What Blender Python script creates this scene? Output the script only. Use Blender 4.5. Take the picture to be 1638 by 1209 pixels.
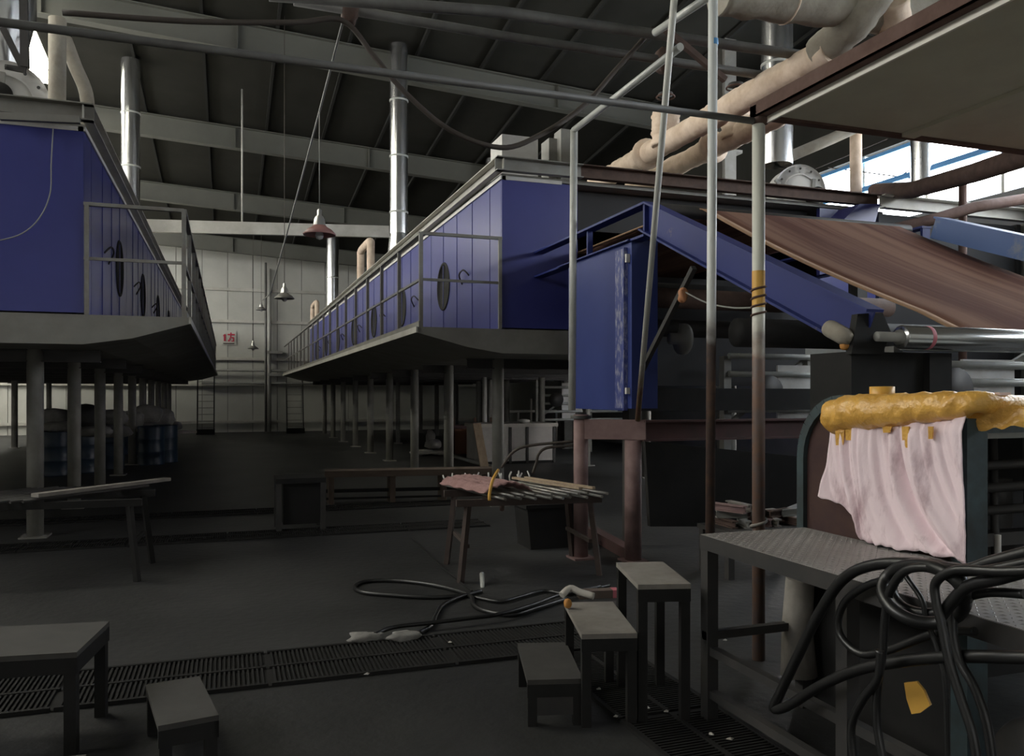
import bpy, math, random
from mathutils import Vector, Matrix
random.seed(7)
for o in list(bpy.data.objects): bpy.data.objects.remove(o)
SC = bpy.context.scene
COL = SC.collection
# ------------------------------------------------------------------ camera
YAW = math.radians(19.3); FPX = 1300.0; CX = 819.0; HZ = 630.0; CAMZ = 1.6
cd = bpy.data.cameras.new('camera'); cam = bpy.data.objects.new('camera', cd); COL.objects.link(cam)
cam.location = (0, 0, CAMZ); cam.rotation_euler = (math.pi/2, 0, -YAW)
cd.sensor_width = 36; cd.lens = 36*FPX/1638; cd.shift_y = (HZ-604.5)/1638; cd.clip_start = 0.05; cd.clip_end = 200
SC.camera = cam
# ------------------------------------------------------------------ world, exposure
w = bpy.data.worlds.new('world'); SC.world = w; w.use_nodes = True
w.node_tree.nodes['Background'].inputs[0].default_value = (0.75, 0.85, 1, 1)
w.node_tree.nodes['Background'].inputs[1].default_value = 1.0
SC.view_settings.view_transform = 'Standard'; SC.view_settings.look = 'None'
SC.view_settings.exposure = 0.0; SC.view_settings.gamma = 1.0; SC.view_settings.use_curve_mapping = False
# daylight strengths (window and skylight panes are the only light in the hall)
E_LEFT, E_RIGHT, E_SKY, E_DOOR = 9.0, 16.0, 13.0, 0.42

# ------------------------------------------------------------------ pixel -> place helpers
FW = Vector((math.sin(YAW), math.cos(YAW), 0)); RT = Vector((math.cos(YAW), -math.sin(YAW), 0)); UP = Vector((0, 0, 1))
C0 = Vector((0, 0, CAMZ))
def ray(px, py): return FW + RT*((px-CX)/FPX) + UP*((HZ-py)/FPX)
def onD(px, py, d): return C0 + ray(px, py)*d
def onX(px, py, X): r = ray(px, py); return C0 + r*(X/r.x)
def onY(px, py, Y): r = ray(px, py); return C0 + r*(Y/r.y)
def onZ(px, py, Z): r = ray(px, py); return C0 + r*((Z-CAMZ)/r.z)
V = Vector
# ------------------------------------------------------------------ materials
MATS = {}
def mat(name, col, rough=.6, metal=0., col2=None, scale=4., amount=.5, stretch=(1, 1, 1), bump=0., bscale=30., spec=.5, emit=None, alpha=1., contrast=.18):
    m = bpy.data.materials.new(name); m.use_nodes = True; nt = m.node_tree; N = nt.nodes; L = nt.links
    b = N['Principled BSDF']; b.inputs['Roughness'].default_value = rough; b.inputs['Metallic'].default_value = metal
    b.inputs['Specular IOR Level'].default_value = spec
    c4 = (*col, 1); b.inputs['Base Color'].default_value = c4
    if emit:
        b.inputs['Emission Color'].default_value = (*emit[0], 1); b.inputs['Emission Strength'].default_value = emit[1]
    tc = N.new('ShaderNodeTexCoord'); mp = N.new('ShaderNodeMapping'); mp.inputs['Scale'].default_value = stretch
    L.new(tc.outputs['Object'], mp.inputs[0])
    if col2:
        n = N.new('ShaderNodeTexNoise'); n.inputs['Scale'].default_value = scale; n.inputs['Detail'].default_value = 7; n.inputs['Roughness'].default_value = .65
        L.new(mp.outputs[0], n.inputs['Vector'])
        r = N.new('ShaderNodeValToRGB'); r.color_ramp.elements[0].position = amount-contrast; r.color_ramp.elements[1].position = amount+contrast
        r.color_ramp.elements[0].color = c4; r.color_ramp.elements[1].color = (*col2, 1)
        L.new(n.outputs['Fac'], r.inputs[0]); L.new(r.outputs[0], b.inputs['Base Color'])
    if bump:
        n2 = N.new('ShaderNodeTexNoise'); n2.inputs['Scale'].default_value = bscale; n2.inputs['Detail'].default_value = 5
        L.new(mp.outputs[0], n2.inputs['Vector'])
        bp = N.new('ShaderNodeBump'); bp.inputs['Strength'].default_value = bump; bp.inputs['Distance'].default_value = .02
        L.new(n2.outputs['Fac'], bp.inputs['Height']); L.new(bp.outputs[0], b.inputs['Normal'])
    MATS[name] = m; return m
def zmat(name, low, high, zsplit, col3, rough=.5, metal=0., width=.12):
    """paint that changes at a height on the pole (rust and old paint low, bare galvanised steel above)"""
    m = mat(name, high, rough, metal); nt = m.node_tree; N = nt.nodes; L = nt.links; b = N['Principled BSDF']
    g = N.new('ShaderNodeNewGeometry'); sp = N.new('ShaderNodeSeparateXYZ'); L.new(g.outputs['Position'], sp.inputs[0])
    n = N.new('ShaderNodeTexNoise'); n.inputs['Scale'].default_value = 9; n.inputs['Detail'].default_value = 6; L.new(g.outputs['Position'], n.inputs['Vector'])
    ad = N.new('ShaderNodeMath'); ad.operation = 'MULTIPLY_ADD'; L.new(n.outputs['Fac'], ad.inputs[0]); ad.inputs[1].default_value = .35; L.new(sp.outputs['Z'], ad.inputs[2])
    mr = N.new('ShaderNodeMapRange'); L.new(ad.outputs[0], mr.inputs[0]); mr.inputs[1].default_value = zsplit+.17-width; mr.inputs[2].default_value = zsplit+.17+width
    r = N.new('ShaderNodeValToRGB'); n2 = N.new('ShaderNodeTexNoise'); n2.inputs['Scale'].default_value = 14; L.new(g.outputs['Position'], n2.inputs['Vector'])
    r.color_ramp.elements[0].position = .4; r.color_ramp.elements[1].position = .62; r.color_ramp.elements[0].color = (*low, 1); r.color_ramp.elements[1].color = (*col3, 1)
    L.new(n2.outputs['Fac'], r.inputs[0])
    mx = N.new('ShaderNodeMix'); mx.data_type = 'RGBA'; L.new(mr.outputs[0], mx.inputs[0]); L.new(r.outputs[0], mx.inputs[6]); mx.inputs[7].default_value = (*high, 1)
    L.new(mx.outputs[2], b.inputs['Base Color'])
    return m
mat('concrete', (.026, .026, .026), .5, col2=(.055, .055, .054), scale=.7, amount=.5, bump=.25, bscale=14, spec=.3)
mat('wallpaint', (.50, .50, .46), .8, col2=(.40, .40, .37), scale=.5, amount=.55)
mat('wallseam', (.10, .10, .095), .8)
mat('roof', (.026, .026, .022), .9, col2=(.035, .034, .029), scale=.9, spec=.1)
mat('rafter', (.13, .13, .113), .65, col2=(.10, .10, .088), scale=.6, spec=.3)
mat('purlin', (.03, .03, .028), .8, spec=.1)
mat('blue', (.040, .045, .20), .32, col2=(.048, .055, .225), scale=1.2, bump=.05, bscale=5)
mat('bluecab', (.028, .043, .175), .5, col2=(.033, .05, .19), scale=2, spec=.35)
mat('blueworn', (.024, .035, .16), .5, col2=(.20, .17, .15), scale=3.5, amount=.70, contrast=.05, spec=.3)
mat('bluelight', (.06, .12, .30), .5, col2=(.2, .22, .24), scale=3, amount=.64, contrast=.08)
mat('silver', (.88, .88, .88), .24, 1., col2=(.78, .78, .78), scale=5, stretch=(1, 1, .3))
mat('scratch', (.45, .45, .5), .5, col2=(.06, .08, .26), scale=26, amount=.42, contrast=.1, stretch=(1, 1, .35))
mat('whitepanel', (.62, .61, .58), .6, col2=(.42, .40, .38), scale=2.5, amount=.62)
mat('greysteel', (.30, .30, .28), .55, .1, col2=(.22, .21, .19), scale=3)
mat('edgechannel', (.50, .49, .45), .6, col2=(.36, .34, .30), scale=2.2, amount=.55)
mat('decksteel', (.23, .225, .20), .7, col2=(.16, .15, .13), scale=2)
mat('railpaint', (.22, .22, .20), .55, col2=(.16, .13, .11), scale=5, amount=.6)
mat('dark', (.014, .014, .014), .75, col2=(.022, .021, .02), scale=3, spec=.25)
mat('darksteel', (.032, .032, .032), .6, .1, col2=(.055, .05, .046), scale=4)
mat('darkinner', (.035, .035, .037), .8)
mat('rust', (.075, .036, .025), .85, col2=(.12, .07, .055), scale=6, amount=.5)
mat('rustdark', (.065, .04, .032), .85, col2=(.11, .07, .055), scale=7)
mat('trestledark', (.045, .032, .028), .85, col2=(.07, .05, .042), scale=7)
mat('redframe', (.25, .165, .155), .7, col2=(.17, .10, .095), scale=4, amount=.55)
mat('redbeam', (.12, .055, .055), .7, col2=(.075, .045, .042), scale=3)
mat('column', (.25, .245, .225), .65, col2=(.18, .17, .15), scale=3)
mat('galv', (.55, .56, .53), .42, .1, col2=(.44, .45, .42), scale=8)
mat('pipegrey', (.16, .16, .15), .6, col2=(.11, .105, .1), scale=5)
mat('insul', (.88, .72, .58), .9, col2=(.66, .50, .36), scale=5, amount=.55, bump=.6, bscale=9)
mat('insulgrey', (.38, .35, .29), .95, col2=(.26, .23, .19), scale=4, amount=.55, bump=.7, bscale=8)
mat('carpet', (.125, .058, .046), .95, col2=(.24, .135, .095), scale=1.6, amount=.5, stretch=(2.6, .10, .10), bump=.1, bscale=90, spec=.1, contrast=.09)
mat('carpetedge', (.36, .22, .13), .95)
mat('roller', (.55, .55, .54), .22, .9)
mat('hose', (.012, .012, .012), .38, spec=.6)
mat('cable', (.06, .048, .04), .7)
mat('wire', (.25, .25, .23), .6)
mat('lampred', (.32, .16, .15), .45)
mat('lampgrey', (.16, .155, .14), .45)
mat('lampmetal', (.6, .6, .58), .3, .7)
mat('bulb', (.5, .5, .48), .2)
mat('canopy', (.60, .57, .44), .75, col2=(.52, .48, .37), scale=2)
mat('canopywhite', (.85, .80, .70), .6)
mat('yellowfilm', (.88, .50, .11), .3, col2=(.60, .31, .06), scale=7, amount=.55, bump=.8, bscale=22, spec=.6)
mat('yellowcap', (.75, .42, .08), .4)
mat('rag', (.92, .76, .80), .9, col2=(.38, .23, .26), scale=4.2, amount=.62, contrast=.13, stretch=(1, 2.2, .7), spec=.1, bump=.15, bscale=40)
mat('teal', (.045, .075, .082), .6, col2=(.022, .027, .028), scale=5)
mat('rustpurple', (.055, .032, .033), .85, col2=(.085, .048, .038), scale=5, spec=.25)
mat('plate', (.34, .33, .32), .5, .15, col2=(.25, .235, .225), scale=3)
mat('tread', (.29, .265, .235), .75, col2=(.16, .145, .13), scale=4, amount=.52)
mat('treaddark', (.065, .062, .056), .85, col2=(.045, .042, .04), scale=4)  # dark wood tone, with the dimness of the foreground put into the colour too
mat('pinkcloth', (.40, .24, .23), .9, col2=(.30, .17, .16), scale=12, bump=.4, bscale=50)
mat('rodsteel', (.42, .42, .40), .35, .5, col2=(.22, .19, .16), scale=6)
mat('wood', (.46, .36, .25), .8, col2=(.34, .25, .17), scale=3, stretch=(6, 6, .5))
mat('brownbench', (.13, .095, .075), .8, col2=(.09, .065, .05), scale=3)
mat('orangebox', (.36, .17, .09), .8, col2=(.26, .14, .09), scale=4)
mat('whitetub', (.55, .53, .50), .6, col2=(.42, .40, .38), scale=3)
mat('sack', (.30, .29, .27), .9, col2=(.16, .155, .145), scale=3, bump=.5, bscale=10)
mat('drumblue', (.018, .035, .06), .4)
mat('blacksack', (.02, .02, .02), .5, bump=.5, bscale=10)
mat('redsign', (.45, .04, .07), .6)
mat('signblack', (.05, .04, .04), .6)
mat('paleplastic', (.55, .52, .47), .5)
mat('orange', (.55, .25, .06), .6)
mat('pinktag', (.5, .14, .17), .6)
mat('copper', (.55, .25, .12), .5)
mat('paper', (.7, .5, .42), .8)
mat('window_pale', (1, 1, 1), .5, emit=((.93, .97, 1.0), E_RIGHT))
mat('window_left', (1, 1, 1), .5, emit=((1.0, .99, .96), E_LEFT))
mat('skylight', (1, 1, 1), .5, emit=((1.0, .97, .82), E_SKY))
mat('door_light', (1, 1, 1), .5, emit=((1.0, .97, .93), E_DOOR))
mat('added_window_light', (1, 1, 1), .5, emit=((1.0, .97, .94), 34.0))  # glow of the added low window
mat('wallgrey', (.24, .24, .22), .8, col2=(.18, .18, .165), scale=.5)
mat('windowblue', (.10, .32, .62), .5)
mat('windowframe', (.55, .53, .45), .6)
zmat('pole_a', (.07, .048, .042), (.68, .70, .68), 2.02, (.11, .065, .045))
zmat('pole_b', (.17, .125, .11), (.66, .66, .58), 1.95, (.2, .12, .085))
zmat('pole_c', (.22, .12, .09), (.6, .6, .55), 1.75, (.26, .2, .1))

# ------------------------------------------------------------------ mesh builder
class MB:
    def __init__(s): s.v = []; s.f = []; s.sm = []
    def add(s, vs, fs, smooth=False):
        k = len(s.v); s.v += [V(v) for v in vs]; s.f += [[i+k for i in f] for f in fs]; s.sm += [smooth]*len(fs); return s
    def box(s, p, q):
        (x0, y0, z0), (x1, y1, z1) = p, q
        x0, x1 = min(x0, x1), max(x0, x1); y0, y1 = min(y0, y1), max(y0, y1); z0, z1 = min(z0, z1), max(z0, z1)
        return s.add([(x0, y0, z0), (x1, y0, z0), (x1, y1, z0), (x0, y1, z0), (x0, y0, z1), (x1, y0, z1), (x1, y1, z1), (x0, y1, z1)],
                     [(0, 3, 2, 1), (4, 5, 6, 7), (0, 1, 5, 4), (1, 2, 6, 5), (2, 3, 7, 6), (3, 0, 4, 7)])
    def obox(s, c, sx, sy, sz, M=None, ch=0):
        M = M or Matrix.Identity(3); c = V(c); h = (sx/2, sy/2, sz/2)
        vs = [c+M@V((a*h[0], b*h[1], d*h[2])) for d in (-1, 1) for a, b in ((-1, -1), (1, -1), (1, 1), (-1, 1))]
        return s.add(vs, [(0, 3, 2, 1), (4, 5, 6, 7), (0, 1, 5, 4), (1, 2, 6, 5), (2, 3, 7, 6), (3, 0, 4, 7)])
    def frame(s, p, q, up=(0, 0, 1)):
        d = (V(q)-V(p)).normalized(); u = V(up); r = d.cross(u)
        if r.length < 1e-4: r = d.cross(V((1, 0, 0)))
        r.normalize(); u = r.cross(d).normalized(); return d, r, u
    def bar(s, p, q, w, h, up=(0, 0, 1), off=(0, 0)):
        p = V(p); q = V(q); d, r, u = s.frame(p, q, up); o = r*off[0]+u*off[1]
        vs = [e+o+r*(a*w/2)+u*(b*h/2) for e in (p, q) for a, b in ((-1, -1), (1, -1), (1, 1), (-1, 1))]
        return s.add(vs, [(0, 1, 2, 3), (7, 6, 5, 4), (0, 4, 5, 1), (1, 5, 6, 2), (2, 6, 7, 3), (3, 7, 4, 0)])
    def ibeam(s, p, q, w, h, t=.015, up=(0, 0, 1)):
        s.bar(p, q, w, t, up, (0, h/2-t/2)); s.bar(p, q, w, t, up, (0, -h/2+t/2)); s.bar(p, q, t, h-2*t, up); return s
    def channel(s, p, q, w, h, t, side, up=(0, 0, 1)):
        s.bar(p, q, w, t, up, (0, h/2-t/2)); s.bar(p, q, w, t, up, (0, -h/2+t/2)); s.bar(p, q, t, h-2*t, up, (side*(w/2-t/2), 0)); return s
    def tube(s, pts, r, n=10, closed=False, caps=True):
        pts = [V(p) for p in pts]; m = len(pts); rs = r if isinstance(r, (list, tuple)) else [r]*m
        rings = []; prev = None
        for i, p in enumerate(pts):
            a = pts[(i-1) % m] if (i > 0 or closed) else p; b = pts[(i+1) % m] if (i < m-1 or closed) else p
            d = (b-a)
            d = d.normalized() if d.length > 1e-9 else V((0, 0, 1))
            if prev is None:
                x = d.cross(V((0, 0, 1)))
                if x.length < 1e-3: x = d.cross(V((1, 0, 0)))
            else:
                x = prev-d*prev.dot(d)
                if x.length < 1e-5: x = d.cross(V((0, 0, 1)))
            x.normalize(); prev = x; y = d.cross(x)
            rings.append([p+x*(rs[i]*math.cos(2*math.pi*k/n))+y*(rs[i]*math.sin(2*math.pi*k/n)) for k in range(n)])
        vs = [v for R in rings for v in R]; fs = []
        for i in range(m if closed else m-1):
            j = (i+1) % m
            for k in range(n): fs.append((i*n+k, i*n+(k+1) % n, j*n+(k+1) % n, j*n+k))
        k0 = len(s.v); s.add(vs, fs, True)
        if caps and not closed:
            s.f.append([k0+k for k in range(n)][::-1]); s.sm.append(False)
            s.f.append([k0+(m-1)*n+k for k in range(n)]); s.sm.append(False)
        return s
    def lathe(s, prof, base, axis=(0, 0, 1), n=24):
        axis = V(axis).normalized(); x = axis.cross(V((0, 0, 1)))
        if x.length < 1e-3: x = V((1, 0, 0))
        x.normalize(); y = axis.cross(x); base = V(base)
        vs = [base+axis*h+x*(r*math.cos(2*math.pi*k/n))+y*(r*math.sin(2*math.pi*k/n)) for r, h in prof for k in range(n)]
        fs = [(i*n+k, i*n+(k+1) % n, (i+1)*n+(k+1) % n, (i+1)*n+k) for i in range(len(prof)-1) for k in range(n)]
        return s.add(vs, fs, True)
    def prism(s, poly, ext):
        """poly: list of 3D points (flat outline), ext: extrusion vector"""
        n = len(poly); e = V(ext); vs = [V(p) for p in poly]+[V(p)+e for p in poly]
        fs = [tuple(range(n))[::-1], tuple(range(n, 2*n))]+[(i, (i+1) % n, n+(i+1) % n, n+i) for i in range(n)]
        return s.add(vs, fs)
    def grid(s, fn, nu, nv, smooth=True):
        vs = [fn(i/(nu-1), j/(nv-1)) for j in range(nv) for i in range(nu)]
        fs = [(j*nu+i, j*nu+i+1, (j+1)*nu+i+1, (j+1)*nu+i) for j in range(nv-1) for i in range(nu-1)]
        return s.add(vs, fs, smooth)
    def blob(s, c, sx, sy, sz, amp=.12, n=14, m=9, seed=0, flat=True):
        rnd = random.Random(seed); ph = [rnd.uniform(0, 6.28) for _ in range(6)]; vs = []
        for j in range(m+1):
            t = math.pi*j/m
            for i in range(n):
                a = 2*math.pi*i/n; k = 1+amp*(math.sin(3*a+ph[0])*math.sin(2*t+ph[1])+.6*math.sin(5*a+ph[2])*math.sin(4*t+ph[3]))
                def sg(v, e): return math.copysign(abs(v)**e, v)
                x = sg(math.sin(t), .7)*sg(math.cos(a), .7)*k; y = sg(math.sin(t), .7)*sg(math.sin(a), .7)*k; z = -sg(math.cos(t), .8)*(1+.4*amp*math.sin(2*a+ph[4]))
                if flat: z = max(z, -.92)
                vs.append((c[0]+x*sx, c[1]+y*sy, c[2]+z*sz))
        fs = [(j*n+i, j*n+(i+1) % n, (j+1)*n+(i+1) % n, (j+1)*n+i) for j in range(m) for i in range(n)]
        return s.add(vs, fs, True)
ORG = {}
def root(name, loc, label, cat, group=None, kind=None):
    o = bpy.data.objects.new(name, None); o.empty_display_size = .1; COL.objects.link(o); o.location = loc; ORG[o.name] = V(loc)
    tag(o, label, cat, group, kind); return o
def tag(o, label=None, cat=None, group=None, kind=None):
    if label: o['label'] = label
    if cat: o['category'] = cat
    if group: o['group'] = group
    if kind: o['kind'] = kind
    return o
def mesh(name, mb, m):
    me = bpy.data.meshes.new(name); me.from_pydata([tuple(v) for v in mb.v], [], mb.f); me.update()
    for p, sflag in zip(me.polygons, mb.sm): p.use_smooth = sflag
    me.materials.append(MATS[m] if isinstance(m, str) else m); return me
def part(name, mb, m, parent, label=None, kind=None):
    org = ORG[parent.name]
    b2 = MB(); b2.v = [v-org for v in mb.v]; b2.f = mb.f; b2.sm = mb.sm
    o = bpy.data.objects.new(name, mesh(name, b2, m)); COL.objects.link(o); o.parent = parent; ORG[o.name] = org
    if label: o['label'] = label
    if kind: o['kind'] = kind
    return o
def solo(name, mb, m, label, cat, group=None, kind=None):
    xs = [v.x for v in mb.v]; ys = [v.y for v in mb.v]; zs = [v.z for v in mb.v]
    org = V(((min(xs)+max(xs))/2, (min(ys)+max(ys))/2, min(zs)))
    b2 = MB(); b2.v = [v-org for v in mb.v]; b2.f = mb.f; b2.sm = mb.sm
    o = bpy.data.objects.new(name, mesh(name, b2, m)); COL.objects.link(o); o.location = org; ORG[o.name] = org
    tag(o, label, cat, group, kind); return o
def struct(name, mb, m, label=None):
    o = solo(name, mb, m, label, None, kind='structure'); return o
def dup(o, off, parent=None, children=True):
    c = o.copy(); COL.objects.link(c); c.location = V(o.location)+V(off); c.parent = parent or o.parent; ORG[c.name] = ORG[o.name]+V(off)
    if children:
        for ch in o.children:
            d = ch.copy(); COL.objects.link(d); d.parent = c
    return c
def smooth_path(pts, k=6):
    pts = [V(p) for p in pts]; out = []
    for i in range(len(pts)-1):
        p0 = pts[max(i-1, 0)]; p1 = pts[i]; p2 = pts[i+1]; p3 = pts[min(i+2, len(pts)-1)]
        for j in range(k):
            t = j/k
            out.append(.5*((2*p1)+(p2-p0)*t+(2*p0-5*p1+4*p2-p3)*t*t+(3*p1-p0-3*p2+p3)*t**3))
    out.append(pts[-1]); return out

# ================================================================== THE HALL
XL, XR, YB, YF = -10.0, 12.0, 36.0, -6.0
def zroof(X, Y): return 9.46-.10*(Y-17)-.055*(X-1)
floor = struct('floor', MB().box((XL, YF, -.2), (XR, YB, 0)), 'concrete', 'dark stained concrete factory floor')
# back wall with single sheets and girts
wb = struct('wall_back', MB().box((XL, YB+.05, 0), (XR, YB+.25, 8.4)), 'wallseam', 'pale sheet metal wall at the end of the hall')
rows = [(.0, .42), (.45, 1.98), (2.02, 3.05), (3.10, 4.62), (4.67, 5.95), (6.0, 8.3)]
for z0, z1 in rows:
    base = part('wall_sheet', MB().box((XL+.02, YB, z0), (XL+1.0, YB+.06, z1)), 'wallpaint', wb)
    for k in range(1, 22): dup(base, (k*1.0, 0, 0))
for z in (2.0, 3.08, 4.65, 5.98, .44):
    part('girt', MB().box((XL, YB-.10, z-.07), (XR, YB, z+.05)), 'edgechannel', wb)
for z in (1.75, 2.28):
    part('wall_pipe', MB().tube([(-1.0, YB-.2, z+.3), (9, YB-.2, z+.3)], .05), 'pipegrey', wb)
part('downpipe', MB().tube([onY(430, 700, YB-.2), onY(430, 430, YB-.2)], .10), 'wallpaint', wb)
part('conduit', MB().tube([onY(425, 690, YB-.25), onY(425, 420, YB-.25)], .05), 'pipegrey', wb)
for z in (3.3, 2.35):
    part('bracket', MB().box((1.6, YB-.3, z), (2.2, YB-.05, z+.12)), 'greysteel', wb)
# side and front walls with window bands
def side_wall(name, X, sgn, zs, y0, y1, pane, label):
    z0, z1 = zs; t = .2*sgn
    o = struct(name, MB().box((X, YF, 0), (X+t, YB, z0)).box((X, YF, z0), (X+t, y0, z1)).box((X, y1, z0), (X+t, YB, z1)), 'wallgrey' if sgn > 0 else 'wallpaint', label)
    part('upper_sheet', MB().prism([(X, YF, z1), (X, YB, z1), (X, YB, zroof(X, YB)+.1), (X, YF, zroof(X, YF)+.1)], (t, 0, 0)), 'roof', o)
    n = int((y1-y0)/1.5); st = (y1-y0)/n
    for k in range(n):
        p = part('window_pane', MB().box((X+t*.45, y0+k*st+.03, z0+.04), (X+t*.55, y0+(k+1)*st-.03, z1-.04)), pane, o)
    for k in range(n+1):
        part('mullion', MB().box((X+t*.2, y0+k*st-.03, z0), (X+t*.8, y0+k*st+.03, z1)), 'windowframe', o)
    return o
wl = side_wall('wall_left', XL, -1, (5.8, 8.2), 1.5, 35, 'window_left', 'side wall with a high band of windows')
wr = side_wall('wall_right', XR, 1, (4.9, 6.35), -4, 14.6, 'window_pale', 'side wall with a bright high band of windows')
for z, h in ((5.62, .1), (6.2, .07)):
    part('blue_rail', MB().box((XR-.06, -4, z), (XR-.02, 14.6, z+h)), 'windowblue', wr)
dy0, dy1, dz0, dz1 = 11.1, 13.6, 1.55, 2.42  # hidden low window, added to light the floor and tub under the oven
for k in range(3):
    a = dy0+k*(dy1-dy0)/3; b = dy0+(k+1)*(dy1-dy0)/3
    part('added_window_pane', MB().box((XR-.03, a+.03, dz0+.03), (XR-.01, b-.03, dz1-.03)), 'added_window_light', wr)
    part('added_window_frame', MB().box((XR-.07, a-.03, dz0), (XR, a+.03, dz1)).box((XR-.07, b-.03, dz0), (XR, b+.03, dz1)).box((XR-.07, a+.03, dz1-.04), (XR, b-.03, dz1+.02)).box((XR-.07, a+.03, dz0-.02), (XR, b-.03, dz0+.04)), 'greysteel', wr)
wf = struct('wall_front', MB().box((XL, YF-.2, 0), (-4.0, YF, 12.5)).box((3.5, YF-.2, 0), (XR, YF, 12.5)).box((-4, YF-.2, 3.6), (3.5, YF, 12.5)), 'wallpaint', 'end wall with a wide open gateway')
part('gateway_daylight', MB().box((-4, YF-.25, 0), (3.5, YF-.2, 3.6)), 'door_light', wf)
# roof
def quad_slab(x0, x1, y0, y1, dz0, dz1):
    vs = [(x, y, zroof(x, y)+d) for d in (dz0, dz1) for x, y in ((x0, y0), (x1, y0), (x1, y1), (x0, y1))]
    return MB().add(vs, [(0, 3, 2, 1), (4, 5, 6, 7), (0, 1, 5, 4), (1, 2, 6, 5), (2, 3, 7, 6), (3, 0, 4, 7)])
ce = struct('ceiling', quad_slab(XL-.2, XR+.2, YF-.2, YB+.25, 0, .12), 'roof', 'dark insulated metal roof')
for Y in (2.0, 7.3, 12.6, 17.9, 23.2, 28.5, 33.8):
    mb = MB(); a = V((XL, Y, zroof(XL, Y)-.38)); b = V((XR, Y, zroof(XR, Y)-.38)); mb.ibeam(a, b, .24, .58, .018)
    r = part('rafter', mb, 'rafter', ce)
    for X in (-7, -3.4, .2, 3.8, 7.4): part('stiffener', MB().box((X-.008, Y-.11, zroof(X, Y)-.64), (X+.008, Y+.11, zroof(X, Y)-.12)), 'rafter', r)
for k in range(15):
    X = -9.5+k*1.5
    part('purlin', MB().bar((X, YF, zroof(X, YF)-.05), (X, YB, zroof(X, YB)-.05), .06, .09), 'purlin', ce)
for (x0, x1, y0, y1) in ((-9.4, -3.9, 19.9, 22.5), (-9.4, -4.6, 29.0, 33.3), (-9.4, -3.9, 14.6, 17.2), (-9.4, -3.9, 9.3, 11.9)):
    part('skylight_pane', quad_slab(x0, x1, y0, y1, -.012, -.004), 'skylight', ce)
    for k in range(5):
        yy = y0+(k+.5)*(y1-y0)/5
        part('skylight_rib', MB().bar((x0, yy, zroof(x0, yy)-.02), (x1, yy, zroof(x1, yy)-.02), .03, .02), 'windowframe', ce)
# ================================================================== FLOOR DRAINS
def drain(label, x0, x1, y0, y1, along):
    d = root('floor_drain', ((x0+x1)/2, (y0+y1)/2, 0), label, 'floor drain', 'grated drains in the floor')
    part('channel', MB().box((x0, y0, .001), (x1, y1, .006)), 'dark', d)
    L = (x1-x0) if along == 'x' else (y1-y0); n = max(1, int(L/1.0)); st = L/n
    g = MB()
    W = (y1-y0) if along == 'x' else (x1-x0)
    ox, oy = x0, y0
    def rect(a0, a1, b0, b1, z0, z1):
        if along == 'x': g.box((ox+a0, oy+b0, z0), (ox+a1, oy+b1, z1))
        else: g.box((ox+b0, oy+a0, z0), (ox+b1, oy+a1, z1))
    nb = 40
    for i in range(nb): a = .02+(st-.04)*(i+.25)/nb; rect(a, a+(st-.04)/nb*.45, .02, W-.02, .006, .018)
    for b in (.0, W/2-.012, W-.025): rect(.01, st-.01, b, b+.025, .006, .022)
    p = part('grate', g, 'dark', d)
    for k in range(1, n): dup(p, (k*st, 0, 0) if along == 'x' else (0, k*st, 0))
    return d
drain('dark grated drain crossing the aisle in front of the hose coil', -4.0, 2.33, 4.62, 5.22, 'x')
drain('dark grated drain running under the stepped treads', 1.80, 2.35, .4, 4.61, 'y')
drain('narrow dark drain crossing the aisle behind the rod trestles', -5.0, 3.0, 9.35, 9.85, 'x')
drain('narrow dark grated band crossing the aisle beside the long brown bench', -5.0, 3.6, 11.3, 11.75, 'x')  # dark band across the floor, built like the drains

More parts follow.
